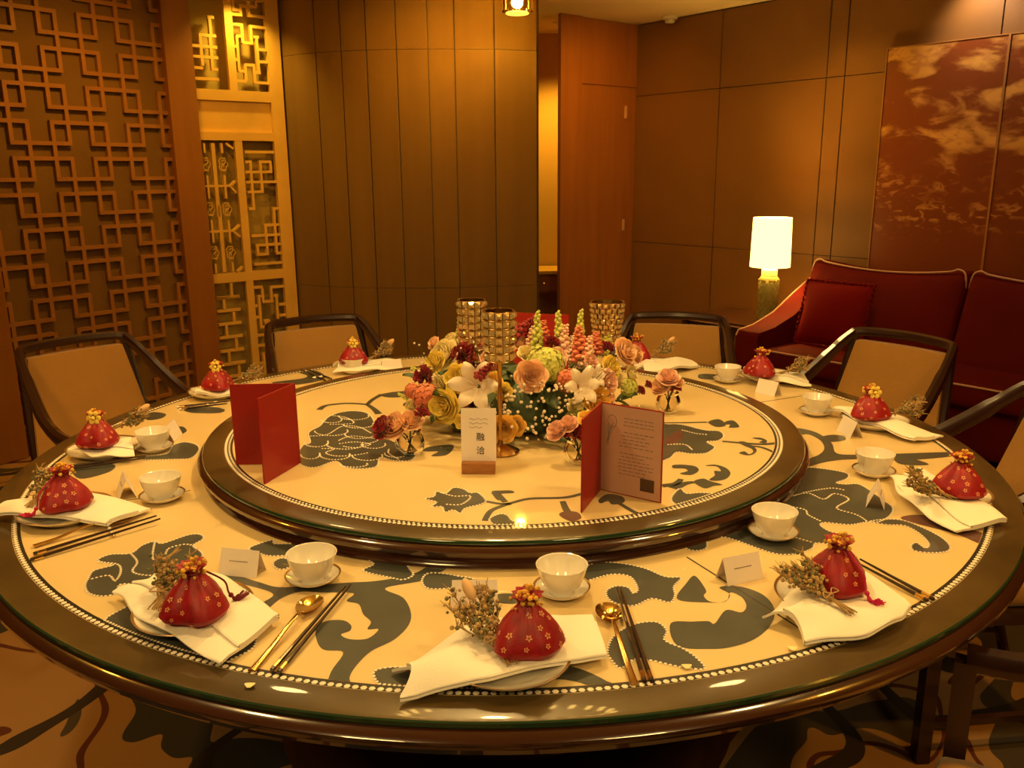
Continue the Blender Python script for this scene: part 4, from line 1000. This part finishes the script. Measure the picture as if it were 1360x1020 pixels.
Zn = TABLE_Z + .034
PL = {
 'c': ('set in front of the card stand', 674, 875, (700, 858), (522, 885), (800, 840), (620, 812), (680, 884), (746, 786), (631, 803), 'sketch', .14),
 'fl': ('between card stand and lattice-side menu', 258, 812, (262, 815), (168, 772), (340, 838), (236, 762), (203, 812), (416, 770), (322, 760), 'text', .15),
 'l': ('with fuchsia tassel by the lattice', 88, 680, (88, 672), (6, 668), (168, 682), (62, 648), (36, 676), (216, 662), (168, 656), '', .12),
 'l2': ('before the lattice-side chair', 140, 597, (132, 590), (100, 598), (178, 592), (180, 560), (146, 572), (205, 597), (228, 582), '', .13),
 'l3': ('behind the red half-open menu', 290, 521, (290, 516), (258, 524), (322, 516), (340, 499), (308, 507), None, None, '', .13),
 'b': ('before the golden-fretwork chair', 482, 487, (470, 482), (442, 487), (532, 483), (518, 467), (488, 478), (470, 494), (520, 494), '', .12),
 'br': ('before the lamp-side chair', 868, 485, (846, 477), (842, 489), (922, 479), (890, 464), (862, 474), None, (856, 493), '', .12),
 'r': ('facing the sofa arm', 1020, 500, (1010, 498), (986, 497), (1072, 502), (1062, 489), (1034, 497), (966, 506), (1020, 523), '', .11),
 'r2': ('before the sofa-side chair', 1162, 560, (1154, 554), (1106, 544), (1238, 576), (1200, 546), (1172, 553), (1084, 549), (1128, 577), '', .10),
 'r3': ('between trailing-tassel setting and sofa', 1254, 657, (1272, 654), (1198, 628), (1308, 692), (1214, 648), (1268, 662), (1160, 629), (1163, 668), '', .13),
 'fr': ('with fuchsia tassel trailing over plate', 1106, 795, (1110, 778), (1036, 826), (1168, 778), (1046, 764), (1134, 816), (1014, 706), (982, 768), 'text', .15),
}
for i, (k, (ph, px, py, pp, nA, nB, bH, bS, cp, kd, mk, nw)) in enumerate(PL.items()):
    pc = U(px, py, TABLE_Z + .012)
    fi = math.atan2(pc[1], pc[0])
    t = thing('dinner_plate', 'white plate with thin gold rim line ' + ph, 'plate', (pc[0], pc[1], TABLE_Z + .0006)); inst('dish', PLATE, t); inst('gold_rim', PLINE, t)
    napkin('folded white napkin on the plate ' + ph, U(*nA, Zn - .012), U(*nB, Zn - .012), pc, nw, i % 2 == 0, i)
    q = U(*pp, Zn)
    po = thing('favor_pouch', 'red flowered brocade pouch ' + ph, 'pouch', (q[0], q[1], Zn - .0002), i * 1.3)
    bag, tie, sprig, blos = POUCH[i % 3]
    inst('bag', bag, po); inst('drawstring', tie, po); inst('dried_flower_trim', sprig, po); stuff(inst('printed_blossoms', blos, po))
    if k in ('l2', 'l3', 'b', 'r2'):
        fl_ = MB()
        for a in range(6): fl_.sphere((.012 * math.cos(a * PI / 3), .0, .012 * math.sin(a * PI / 3)), .0065, 8, 5, (1, .35, 1))
        fl_.sphere((0, -.002, 0), .005, 8, 5)
        o = fl_.build('yellow_blossom', M['p_yel'], po); o.location = (.018 * math.cos(-1.4 - i * 1.3), .018 * math.sin(-1.4 - i * 1.3), .074); o.rotation_euler = (0, 0, -i * 1.3)
    tas = {'fr': (1158, 803), 'l': (38, 688), 'fl': (312, 800)}.get(k)
    if tas:
        e = U(*tas, Zn - .004); v = Matrix.Rotation(-i * 1.3, 3, 'Z') @ Vector((e[0] - q[0], e[1] - q[1], 0)); L_ = v.length; u = v.normalized()
        hz = -.006 if k != 'fl' else .02
        pts_ = [u * .013 + Vector((0, 0, .070)), u * .046 + Vector((0, 0, .040)), u * max(.052, L_ * .55) + Vector((0, 0, .018)), u * max(.056, L_ * .72) + Vector((0, 0, .011))]
        tassel_mb(pts_).build('tassel', M['tassel'] if k != 'fl' else M['darkred'], po)['label'] = 'fuchsia silk tassel on a cord' if k != 'fl' else 'dark red silk tassel'
    bouquet('small dried-flower bunch tied with twine ' + ph, U(*bH, Zn + .02), U(*bS, Zn), Zn, i + 40, k in ('c', 'b', 'br', 'l2'))
    if cp:
        q = U(*cp, TABLE_Z + .004); rq = float(np.hypot(*q)); q = q * max(1, .808 / rq)
        t = thing('saucer', 'small white saucer under the teacup ' + ph, 'saucer', (q[0], q[1], TABLE_Z + .0006)); inst('dish', SAUCER, t); inst('gold_rim', SLINE, t)
        tag(inst('teacup', CUP, None, (q[0], q[1], TABLE_Z + .0048)), 'empty white porcelain teacup ' + ph, 'cup')
    if kd:
        q = U(*kd, TABLE_Z)
        yaw = {'c': .02, 'fl': -.22, 'fr': .38}.get(k)
        if yaw is None: yaw = fi + PI / 2
        place_card('folded white place card ' + ph, q, yaw, mk)
T = lambda x, y: U(x, y, TABLE_Z + .006)
pair = 'dark chopstick with gold band, one of the pair '
for k, prs in {'c': [((820, 775), (866, 904)), ((817, 779), (856, 904))], 'fl': [((466, 780), (370, 892)), ((459, 782), (361, 889))], 'l': [((213, 692), (40, 743)), ((208, 688), (44, 735))],
               'l2': [((194, 608), (68, 622)), ((192, 611), (74, 625))], 'l3': [((304, 535), (235, 540)), ((302, 538), (238, 543))], 'b': [((400, 493), (432, 505)), ((408, 492), (440, 503))],
               'fr': [((1142, 746), (1240, 795)), ((1137, 750), (1232, 797))]}.items():
    for a, b in prs:
        A, B = T(*a), T(*b); 
        v = B - A; L_ = np.hypot(*v)
        if L_ > .27: A = B - v / L_ * .26
        stick(pair + PL[k][0], A, B, group='chopstick pair ' + PL[k][0])
spoon('gold soup spoon beside the chopsticks ' + PL['c'][0], T(808, 815), T(843, 907))
spoon('gold soup spoon beside the chopsticks ' + PL['fl'][0], T(412, 805), T(334, 889))
spoon('gold soup spoon beside the chopsticks ' + PL['l'][0], T(160, 691), T(44, 724))
for k, p in {'l': (148, 709), 'l2': (150, 607), 'l3': (281, 538), 'b': (424, 502)}.items():
    q = U(*p, TABLE_Z); rest('white porcelain chopstick rest ' + PL[k][0], q, math.atan2(q[1], q[0]) + PI / 2)
# petals fallen on the table
for p, lb in (((332, 913), 'fallen pale petal on the rim near the gold spoon'), ((912, 888), 'fallen pale petal by the bead ring beside a dark leaf'), ((1052, 864), 'fallen pale petal below the drooping napkin corner')):
    q = U(*p, TABLE_Z)
    m_ = MB().sphere((0, 0, 0), 1, 10, 6, (.0075, .006, .002)); m_.v = [(x * (1 + .2 * math.sin(3 * math.atan2(y, x))), y, z + 1.5 * x * x / .0075 * .2) for x, y, z in m_.v]
    tag(m_.build('petal', M['p_cream'], None, loc=(q[0], q[1], TABLE_Z + .0032)), lb, 'petal')

# ================================================================== CENTRE OF THE TURNTABLE
SZ = SUSAN_Z + .0008
def text_mesh(body, size, m):
    cu = bpy.data.curves.new('glyph', 'FONT'); cu.body = body; cu.size = size; cu.align_x = 'CENTER'; cu.align_y = 'CENTER'; cu.extrude = .0002
    o = bpy.data.objects.new('glyph', cu); COL.objects.link(o); dg = bpy.context.evaluated_depsgraph_get(); dg.update()
    me = bpy.data.meshes.new_from_object(o.evaluated_get(dg)); bpy.data.objects.remove(o); me.materials.clear(); me.materials.append(m); return me
# card stand
q = U(636, 627, SZ)
cs_ = thing('card_stand', 'white card with two black characters in a small wooden block', 'card stand', (q[0], q[1], SZ), -.05)
MB().box((0, 0, .012), (.072, .026, .024)).build('block', M['standwood'], cs_)
tilt = Matrix.Translation((0, .004, .012)) @ Matrix.Rotation(-.10, 4, 'X')
cd_ = MB().box((0, 0, .064), (.076, .0012, .128)).xform(tilt).build('card', M['card'], cs_, False)
for ch_, z in (('融', .064), ('洽', .034)):
    me = text_mesh(ch_, .019, M['blackink']); o = inst('character', me, cd_); o.matrix_local = tilt @ Matrix.Translation((.004, -.0012, z)) @ Matrix.Rotation(PI / 2, 4, 'X')
ln = MB()
for k in range(3): ln.tube([(-.02 + .004 * j, -.0009, .104 - .009 * k + .0018 * math.sin(j * 1.7 + k)) for j in range(11 - 3 * (k == 2))], .0004, 4)
ln.xform(tilt).build('script_lines', M['ink'], cd_, False)
# menus
def menu(label, sp, e1, e2, h, m1, m2, text=None):
    sp, e1, e2 = map(np.array, (sp, e1, e2))
    t = thing('menu_folder', label, 'menu', (sp[0], sp[1], SZ))
    def cover(e, m, nm, th=.003):
        v = e - sp; L_ = np.hypot(*v); n = np.array([-v[1], v[0]]) / L_ * th / 2
        poly = [tuple(-n), tuple(v - n), tuple(v + n), tuple(n)]
        return MB().prism(poly, 0, h).build(nm, m, t, False), v, L_
    cover(e1, m1, 'front_cover'); cover(e2, m2, 'back_cover')
    MB().tube([(0, 0, 0), (0, 0, h)], .0026, 8).build('spine', M['menured'], t)
    return t, e1 - sp, e2 - sp
menu('closed-faced red menu folder standing half open near the lattice side', U(398, 615, SZ), U(351, 643, SZ), U(314, 617, SZ), .185, M['menured'], M['menured'])
t, v1, v2 = menu('open menu folder with dusty pink printed page beside a red cover', U(797, 650, SZ), U(772, 681, SZ), U(878, 668, SZ), .185, M['menured'], M['menured'])
L2 = np.hypot(*v2); d2 = v2 / L2; n2 = np.array([d2[1], -d2[0]])
if n2[1] > 0: n2 = -n2
def on_page(x, z, o=.0024): p = d2 * x + n2 * o; return (p[0], p[1], z)
rzp = math.atan2(d2[1], d2[0])
pg = MB().box(tuple((d2 * (L2 / 2) + n2 * .0019)) + (.0925,), (L2 - .004, .0008, .181), rzp).build('page', M['menupage'], t, False)
tx = MB(); random.seed(8)
for k in range(17):
    z = .160 - .0072 * k; a = .052 if k < 4 else .040 + .012 * random.random(); b_ = L2 - .016 - .02 * random.random()
    if k in (3, 9): continue
    x = a
    while x < b_:
        w_ = random.uniform(.004, .012); tx.bar(on_page(x, z), on_page(min(x + w_, b_), z), .0008, .0014); x += w_ + .003
tx.build('text_lines', M['ink'], pg, False)
sk = MB()
sk.tube([on_page(.026 + .010 * math.cos(a), .150 + .013 * math.sin(a)) for a in [2 * PI * k / 16 for k in range(16)]], .0007, 4, True)
for k in range(7): sk.tube([on_page(.014 + .003 * k, .142 + .003 * (k % 3)), on_page(.018 - .001 * k + .002, .112 - .004 * (k % 4))], .0005, 4)
sk.build('sketch', M['ink'], pg, False)
MB().box(on_page(L2 - .030, .030), (.030, .0008, .026), rzp).build('seal_stamp', M['darkwood'], pg, False)
bq = U(724, 417, SZ + .185); by_ = float(bq[1])
menu('red menu folder standing open behind the flowers', (bq[0], by_), (bq[0] - .16, by_ + .07), (bq[0] + .075, by_ - .02), .185, M['menured'], M['menured'])

# ---- flower makers (unit size, facing +z)
def rose_mesh(seed, m, openness=1.0):
    rnd = random.Random(seed); mb = MB()
    for R_, zt, n, hw in ((.17, .92, 3, 1.3), (.34, .93, 4, 1.0), (.52, .90, 4, 1.0), (.70, .82, 5, .86), (.88, .66, 5, .84), (1.04 * openness, .44, 6, .70)):
        for k in range(n):
            a0 = 2 * PI * k / n + R_ * 5 + rnd.uniform(-.1, .1); tw = rnd.uniform(-.06, .06)
            def fn(u, v, a0=a0, R_=R_, zt=zt, hw=hw, tw=tw):
                uu = 2 * u - 1; a = a0 + uu * hw * (.55 + .45 * math.sin(PI * min(1, v * .8 + .2)))
                r = R_ * (math.sin(v * PI / 2) ** .75) * (1 + .10 * v * v * (1 - uu * uu)) + .05 * tw + .04 * uu
                z = zt * v ** 1.25 - .12 * (v ** 6) * R_ - .10 * uu * uu * v
                return (r * math.cos(a), r * math.sin(a), z)
            mb.grid(fn, 6, 5)
    mb.lathe([(0, -.25), (.10, -.1), (.25, .02), (0, .05)], 8)
    return mb.mesh('rose', m, True, 70)
def carnation_mesh(seed, m):
    rnd = random.Random(seed); mb = MB()
    for k in range(34):
        a = rnd.uniform(0, 6.28); b_ = rnd.uniform(.15, 1.0); R_ = .95 * rnd.uniform(.85, 1.08)
        d = Vector((math.cos(a) * math.cos(b_ * 1.45), math.sin(a) * math.cos(b_ * 1.45), math.sin(b_ * 1.45)))
        s = d.cross(Vector((0, 0, 1))).normalized(); w_ = rnd.uniform(.28, .42); pz = rnd.uniform(0, 6)
        def fn(u, v, d=d, s=s, w_=w_, pz=pz, R_=R_):
            uu = 2 * u - 1; return tuple(d * (R_ * v) + s * (uu * w_ * v) + Vector((0, 0, .35)) + d.cross(s) * (.10 * math.sin(uu * 7 + pz) * v))
        mb.grid(fn, 7, 3)
    mb.v = [(x, y, z * .8) for x, y, z in mb.v]
    mb.lathe([(0, -.25), (.10, -.1), (.2, .1), (0, .15)], 8)
    return mb.mesh('carnation', m, True, 70)
def hydrangea_mesh(seed, m):
    rnd = random.Random(seed); mb = MB()
    for k in range(70):
        z = 1 - 1.25 * (k + .5) / 70; a = k * 2.39996; r = math.sqrt(max(0, 1 - z * z)); d = Vector((r * math.cos(a), r * math.sin(a), z)); c = d * rnd.uniform(.86, 1.0)
        s = d.cross(Vector((.3, .2, 1))).normalized(); q = d.cross(s)
        for j in range(4):
            an = j * PI / 2 + rnd.random() * .4; e = s * math.cos(an) + q * math.sin(an); f_ = d.cross(e)
            mb.add([c, c + e * .12 + f_ * .10 + d * .03, c + e * .22 + d * .01, c + e * .12 - f_ * .10 + d * .03], [(0, 1, 2, 3)])
    mb.lathe([(0, -.5), (.3, -.2), (.75, .1), (.7, .5), (0, .8)], 12)
    return mb.mesh('hydrangea', m, True, 30)
def lily_mesh(seed, m):
    mb = MB()
    for k in range(6):
        a0 = k * PI / 3; ln_ = 1.0 if k % 2 else .92
        def fn(u, v, a0=a0, ln_=ln_):
            uu = 2 * u - 1; w_ = .30 * math.sin(PI * (v * .92 + .04)) ** .8
            r = .08 + ln_ * v; z = .75 * math.sin(v * 2.0) - .15 * abs(uu) * v + (.08 if k % 2 else 0)
            return (r * math.cos(a0) - uu * w_ * math.sin(a0), r * math.sin(a0) + uu * w_ * math.cos(a0), z)
        mb.grid(fn, 4, 8)
    for k in range(5): mb.tube([(0, 0, .1), (.2 * math.cos(k * 1.25), .2 * math.sin(k * 1.25), .9)], .02, 4)
    return mb.mesh('lily', m, True, 70)
def spire_mb(seed, n, flare=.16):
    rnd = random.Random(seed); mb = MB()
    for k in range(n):
        t = k / n; a = k * 2.4; r = flare * (1 - t * .75); s = .115 * (1 - .65 * t) * rnd.uniform(.8, 1.2)
        mb.sphere((r * math.cos(a), r * math.sin(a), t), s, 6, 4, (1, 1, .8))
    return mb
ROSE = {k: [rose_mesh(s, M[k]) for s in (1, 2)] for k in ('p_yel', 'p_cream', 'p_pink', 'p_peach', 'p_red', 'p_or')}
CARN = carnation_mesh(4, M['p_red']); HYD = hydrangea_mesh(5, M['p_green']); LILY = lily_mesh(6, M['p_white']); HYDC = hydrangea_mesh(7, M['p_coral'])
SPIRE = {k: spire_mb(3, 34).mesh('blossom_spike', M[k]) for k in ('p_coral', 'p_green', 'p_red', 'p_white', 'p_pink')}
AC = Vector((.035, .0, .88))
fa = thing('flower_arrangement', 'long low mixed centrepiece of roses, carnations, lilies and berries', 'flowers', (.035, .0, SZ))
OFF = Vector((.035, .0, SZ))
def face(p, up=.22, cam_=.75):
    d = (Vector(p) - AC); d.normalize(); d = d + Vector((0, -cam_, up)); return d.to_track_quat('Z', 'Y').to_euler()
def fl_at(px, py, Y): p = VP(px, py, [0, Y], [1, 0]); return Vector(map(float, p))
random.seed(21)
def put(nm, me, px, py, Y, rpx, lab=None):
    p = fl_at(px, py, Y); r = rpx / F_PX * (p.y - CAM[1]) * 1.04
    e = face(p); d = Vector((0, 0, 1)); d.rotate(e)
    o = inst(nm, me, fa, p - OFF - d * r * .4, e, r)
    if lab: o['label'] = lab
    return o
for k, px, py, Y, r in [('p_cream', 588, 470, -.04, 21), ('p_yel', 577, 480, -.06, 15), ('p_yel', 606, 502, -.13, 19), ('p_yel', 589, 540, -.17, 22), ('p_or', 668, 570, -.24, 18), ('p_or', 684, 566, -.22, 14), ('p_yel', 813, 487, -.05, 15), ('p_or', 795, 532, -.14, 20),
                        ('p_cream', 598, 462, .0, 17), ('p_peach', 706, 499, -.17, 21), ('p_pink', 808, 506, -.10, 16), ('p_peach', 832, 466, -.02, 18), ('p_peach', 846, 470, .02, 12), ('p_pink', 741, 474, -.08, 14), ('p_peach', 806, 528, -.12, 14), ('p_or', 652, 508, -.10, 15), ('p_cream', 584, 512, -.10, 14), ('p_pink', 648, 476, -.07, 12), ('p_peach', 690, 455, .05, 12), ('p_pink', 760, 462, .06, 14), ('p_cream', 840, 497, .03, 12)]:
    put({'p_cream': 'cream_rose', 'p_yel': 'yellow_rose', 'p_or': 'amber_rose', 'p_peach': 'peach_rose', 'p_pink': 'pink_rose'}[k], ROSE[k][random.randrange(2)], px, py, Y, r)
for px, py, Y, r in [(614, 474, -.05, 21), (563, 502, -.08, 18), (733, 457, .0, 14), (626, 536, -.17, 15), (806, 463, .0, 12), (850, 520, -.02, 9), (860, 512, .0, 8), (700, 440, .08, 18), (642, 490, -.06, 12)]: put('red_carnation', CARN, px, py, Y, r)
for px, py, Y, r in [(598, 452, .02, 12), (640, 455, .0, 11), (668, 520, -.14, 12), (750, 452, .04, 12), (786, 480, -.04, 11), (822, 505, -.04, 10), (575, 455, .03, 9), (545, 540, -.1, 10), (700, 468, -.02, 12), (765, 540, -.2, 11), (612, 560, -.2, 10), (640, 560, -.22, 10)]:
    k = random.choice(['p_cream', 'p_peach', 'p_pink', 'p_yel']); put({'p_cream': 'cream_rosebud', 'p_yel': 'yellow_rosebud', 'p_peach': 'peach_rosebud', 'p_pink': 'pink_rosebud'}[k], ROSE[k][1], px, py, Y, r)
put('lime_hydrangea', HYD, 727, 482, -.10, 27); put('coral_hydrangea', HYDC, 757, 505, -.13, 17); put('coral_hydrangea', HYDC, 562, 528, -.12, 20); put('coral_hydrangea', HYDC, 545, 520, -.05, 12); put('lime_hydrangea', HYD, 838, 515, -.03, 14); put('coral_hydrangea', HYDC, 648, 480, -.03, 14)
put('white_lily', LILY, 632, 512, -.19, 34); put('white_lily', LILY, 772, 512, -.18, 26); put('white_lily', LILY, 655, 535, -.12, 18); put('white_lily', LILY, 790, 500, -.12, 16)
def spike(k, b, t, Y, wd_, lab=None):
    p0 = fl_at(*b, Y); p1 = fl_at(*t, Y + .02); d = p1 - p0
    o = inst({'p_coral': 'coral_spike', 'p_green': 'green_spike', 'p_red': 'red_spike', 'p_white': 'white_spike', 'p_pink': 'pink_spike'}[k], SPIRE[k], fa, p0 - OFF, d.to_track_quat('Z', 'Y').to_euler(), (wd_, wd_, d.length))
for a in [('p_green', (713, 470), (714, 412), .0, .085), ('p_green', (744, 470), (741, 412), .02, .085), ('p_green', (768, 470), (772, 410), .03, .08), ('p_coral', (772, 478), (768, 432), -.02, .12), ('p_pink', (745, 480), (752, 430), .0, .10), ('p_coral', (622, 480), (612, 430), .0, .12), ('p_green', (612, 455), (611, 420), .02, .07),
          ('p_red', (670, 455), (712, 420), .04, .09), ('p_red', (634, 502), (656, 480), -.22, .06), ('p_coral', (790, 470), (792, 440), .02, .10), ('p_pink', (778, 488), (784, 445), -.03, .10), ('p_coral', (720, 455), (722, 425), .05, .10), ('p_green', (560, 540), (528, 522), -.06, .05), ('p_coral', (660, 480), (652, 455), -.02, .11),
          ('p_green', (570, 500), (545, 488), -.02, .06), ('p_pink', (705, 470), (708, 432), .03, .10), ('p_green', (800, 470), (812, 432), .06, .08), ('p_white', (756, 480), (760, 445), .0, .09)]: spike(*a)
# leaves, stems, gypsophila
def leaf_mesh(m):
    mb = MB().grid(lambda u, v: ((2 * u - 1) * .32 * math.sin(PI * min(.98, v * .95 + .03)) ** .8, v, .25 * v - .35 * v * v + .12 * abs(2 * u - 1)), 4, 8)
    return mb.mesh('leaf', m, True, 70)
LEAF = [leaf_mesh(M['leaf']), leaf_mesh(M['leafl'])]
random.seed(5)
for k in range(110):
    a = random.uniform(0, 2 * PI); rr = random.uniform(.05, 1) ** .6
    x = .030 + rr * .27 * math.cos(a); y = rr * .22 * math.sin(a); z = .02 + random.uniform(0, .11) * (1.2 - rr * .5)
    s = random.uniform(.035, .075)
    inst('leaf', LEAF[0 if random.random() < .75 else 1], fa, (x - .035, y, z), (random.uniform(-.5, .7), random.uniform(-.5, .5), a - PI / 2 + random.uniform(-.6, .6)), s)
base = MB().lathe([(0, .0), (.12, .0), (.13, .02), (.12, .04), (0, .05)], 40); base.build('foam_tray', M['leaf'], fa)
mound = MB(); 
mound.lathe([(0, .02), (.95, .02), (1.0, .05), (.85, .10), (.55, .135), (0, .15)], 40, fn=lambda a, t: 1 + .10 * math.sin(7 * a) + .06 * math.sin(13 * a)); mound.v = [(x * .205, y * .155, z + .012 * math.sin(60 * x) * math.cos(50 * y)) for x, y, z in mound.v]
mound.build('foliage_mound', M['leaf'], fa)
gy = MB(); gs = MB(); random.seed(9)
for k in range(150):
    px = random.uniform(668, 785); py = random.uniform(502, 585)
    if (px - 725) ** 2 / 62 ** 2 + (py - 545) ** 2 / 42 ** 2 > 1: continue
    p = fl_at(px, py, random.uniform(-.25, -.17)) - OFF
    gy.ico(p, random.uniform(.0028, .0048))
    gs.tube([p, Vector((p.x * .7 + .01, p.y * .6, p.z * .55))], .0005, 3)
for k in range(60):
    px = random.choice([random.uniform(760, 850), random.uniform(550, 680)]); py = random.uniform(448, 545)
    p = fl_at(px, py, random.uniform(-.2, -.05)) - OFF; gy.ico(p, random.uniform(.002, .0038)); gs.tube([p, Vector((p.x * .8, p.y * .6, p.z * .6))], .0005, 3)
stuff(gy.build('gypsophila_blossoms', M['p_white'], fa)); stuff(gs.build('gypsophila_stems', M['gstem'], fa))

# ---- crystal goblets
CRY = MB().box((0, 0, 0), (.006, .0145, .017)).mesh('crystal', M['crystal'], False)
cr_ = MB(); cr_.add([(-.002, -.0078, -.0085), (-.002, .0078, -.0085), (-.002, .0078, .0085), (-.002, -.0078, .0085), (.0055, -.0022, -.0028), (.0055, .0022, -.0028), (.0055, .0022, .0028), (.0055, -.0022, .0028)], [(3, 2, 1, 0), (4, 5, 6, 7), (0, 1, 5, 4), (1, 2, 6, 5), (2, 3, 7, 6), (3, 0, 4, 7)])
CRY = cr_.mesh('crystal', M['crystal'], False)
def goblet(label, pos, hs, flare=0, small=1.0):
    t = thing('crystal_goblet', label, 'candle holder', (pos[0], pos[1], SZ))
    MB().lathe([(0, .003), (.042, 0), (.044, .003), (.030, .010), (.008, .018), (.005, .03), (0, .03)], 32).build('foot', M['goldwire'], t)
    MB().lathe([(.005, .02), (.0045, .10), (.007, .13), (.0045, .16), (.006, hs - .01), (.014, hs), (0, hs)], 16).build('stem', M['goldwire'], t)
    R0, R1, Hc = .032 , .035 + flare, .112
    MB().lathe([(0, hs), (R0 - .004, hs + .002), (R1 - .004, hs + Hc)], 32).build('inner_cup', M['goldwire'], t)
    nr = 6 if small == 1 else 8; nc = 12 if small == 1 else 16
    for j in range(nr):
        z = hs + (j + .5) * Hc / nr; R_ = R0 + (R1 - R0) * (j + .5) / nr
        for k in range(nc):
            a = 2 * PI * (k + (.5 * (j % 2) if small != 1 else 0)) / nc
            inst('crystal', CRY, t, (R_ * math.cos(a), R_ * math.sin(a), z), (0, random.uniform(-.12, .12), a + random.uniform(-.12, .12)), small)
    for j in range(nr + 1):
        R_ = R0 + (R1 - R0) * j / nr
        MB().tube([((R_ + .001) * math.cos(a), (R_ + .001) * math.sin(a), hs + j * Hc / nr) for a in [2 * PI * k / 32 for k in range(32)]], .0012, 5, True).build('wire_ring', M['goldwire'], t)
q = U(665, 600, SZ); goblet('tall gold crystal goblet standing in front of the flowers', q, .219)
q = fl_at(627, 430, .02); goblet('tall gold crystal goblet behind the lily and dark carnation', (q.x, .02), .205)
q = fl_at(806, 435, .10); goblet('flared gold goblet of small crystal beads at the flowers end', (q.x, .10), .185, .010, .72)

# ---- small glass vases
def vase(label, px, py, blooms):
    q = U(px, py, SZ)
    t = thing('bud_vase', label, 'vase', (q[0], q[1], SZ))
    MB().lathe([(0, .004), (.020, .004), (.030, .014), (.033, .028), (.028, .042), (.024, .050), (.026, .055), (.0275, .055), (.0255, .049), (.0300, .041), (.0350, .028), (.0320, .012), (.022, 0), (0, 0)], 36).build('glass_bowl', M['glass'], t)
    for k, bx, by, r in blooms:
        p = fl_at(bx, by, float(q[1]) - .01); rr = r / F_PX * (p.y - CAM[1]); o_ = p - Vector((q[0], q[1], SZ))
        d = (o_ - Vector((0, 0, .03))).normalized() + Vector((0, -.55, .15))
        e = d.to_track_quat('Z', 'Y').to_euler(); dv = d.normalized()
        if k == 'carn': inst('red_carnation', CARN, t, o_ - dv * rr * .4, e, rr)
        else: inst({'p_pink': 'pink_rose', 'p_peach': 'peach_rose', 'p_red': 'red_rose', 'p_or': 'amber_rose'}[k], ROSE[k][0], t, o_ - dv * rr * .4, e, rr)
        MB().tube([o_ - dv * rr * .3, (o_.x * .25, o_.y * .25, .045), (o_.x * -.2, o_.y * -.2, .008)], .0018, 5).build('stem', M['gstem'], t)
vase('small round glass vase of pink and red roses beside the inlaid peony', 545, 602, [('p_red', 506, 567, 17), ('p_peach', 524, 564, 21), ('p_peach', 546, 557, 17), ('carn', 560, 550, 12)])
vase('small round glass vase of roses tucked behind the open menu', 768, 614, [('p_pink', 738, 571, 15), ('p_pink', 754, 562, 14), ('carn', 762, 578, 18), ('p_or', 782, 556, 15)])
vase('small round glass vase of roses standing apart beyond the menu', 887, 547, [('p_peach', 876, 512, 14), ('p_pink', 888, 500, 15), ('carn', 894, 516, 12), ('p_peach', 900, 506, 10)])
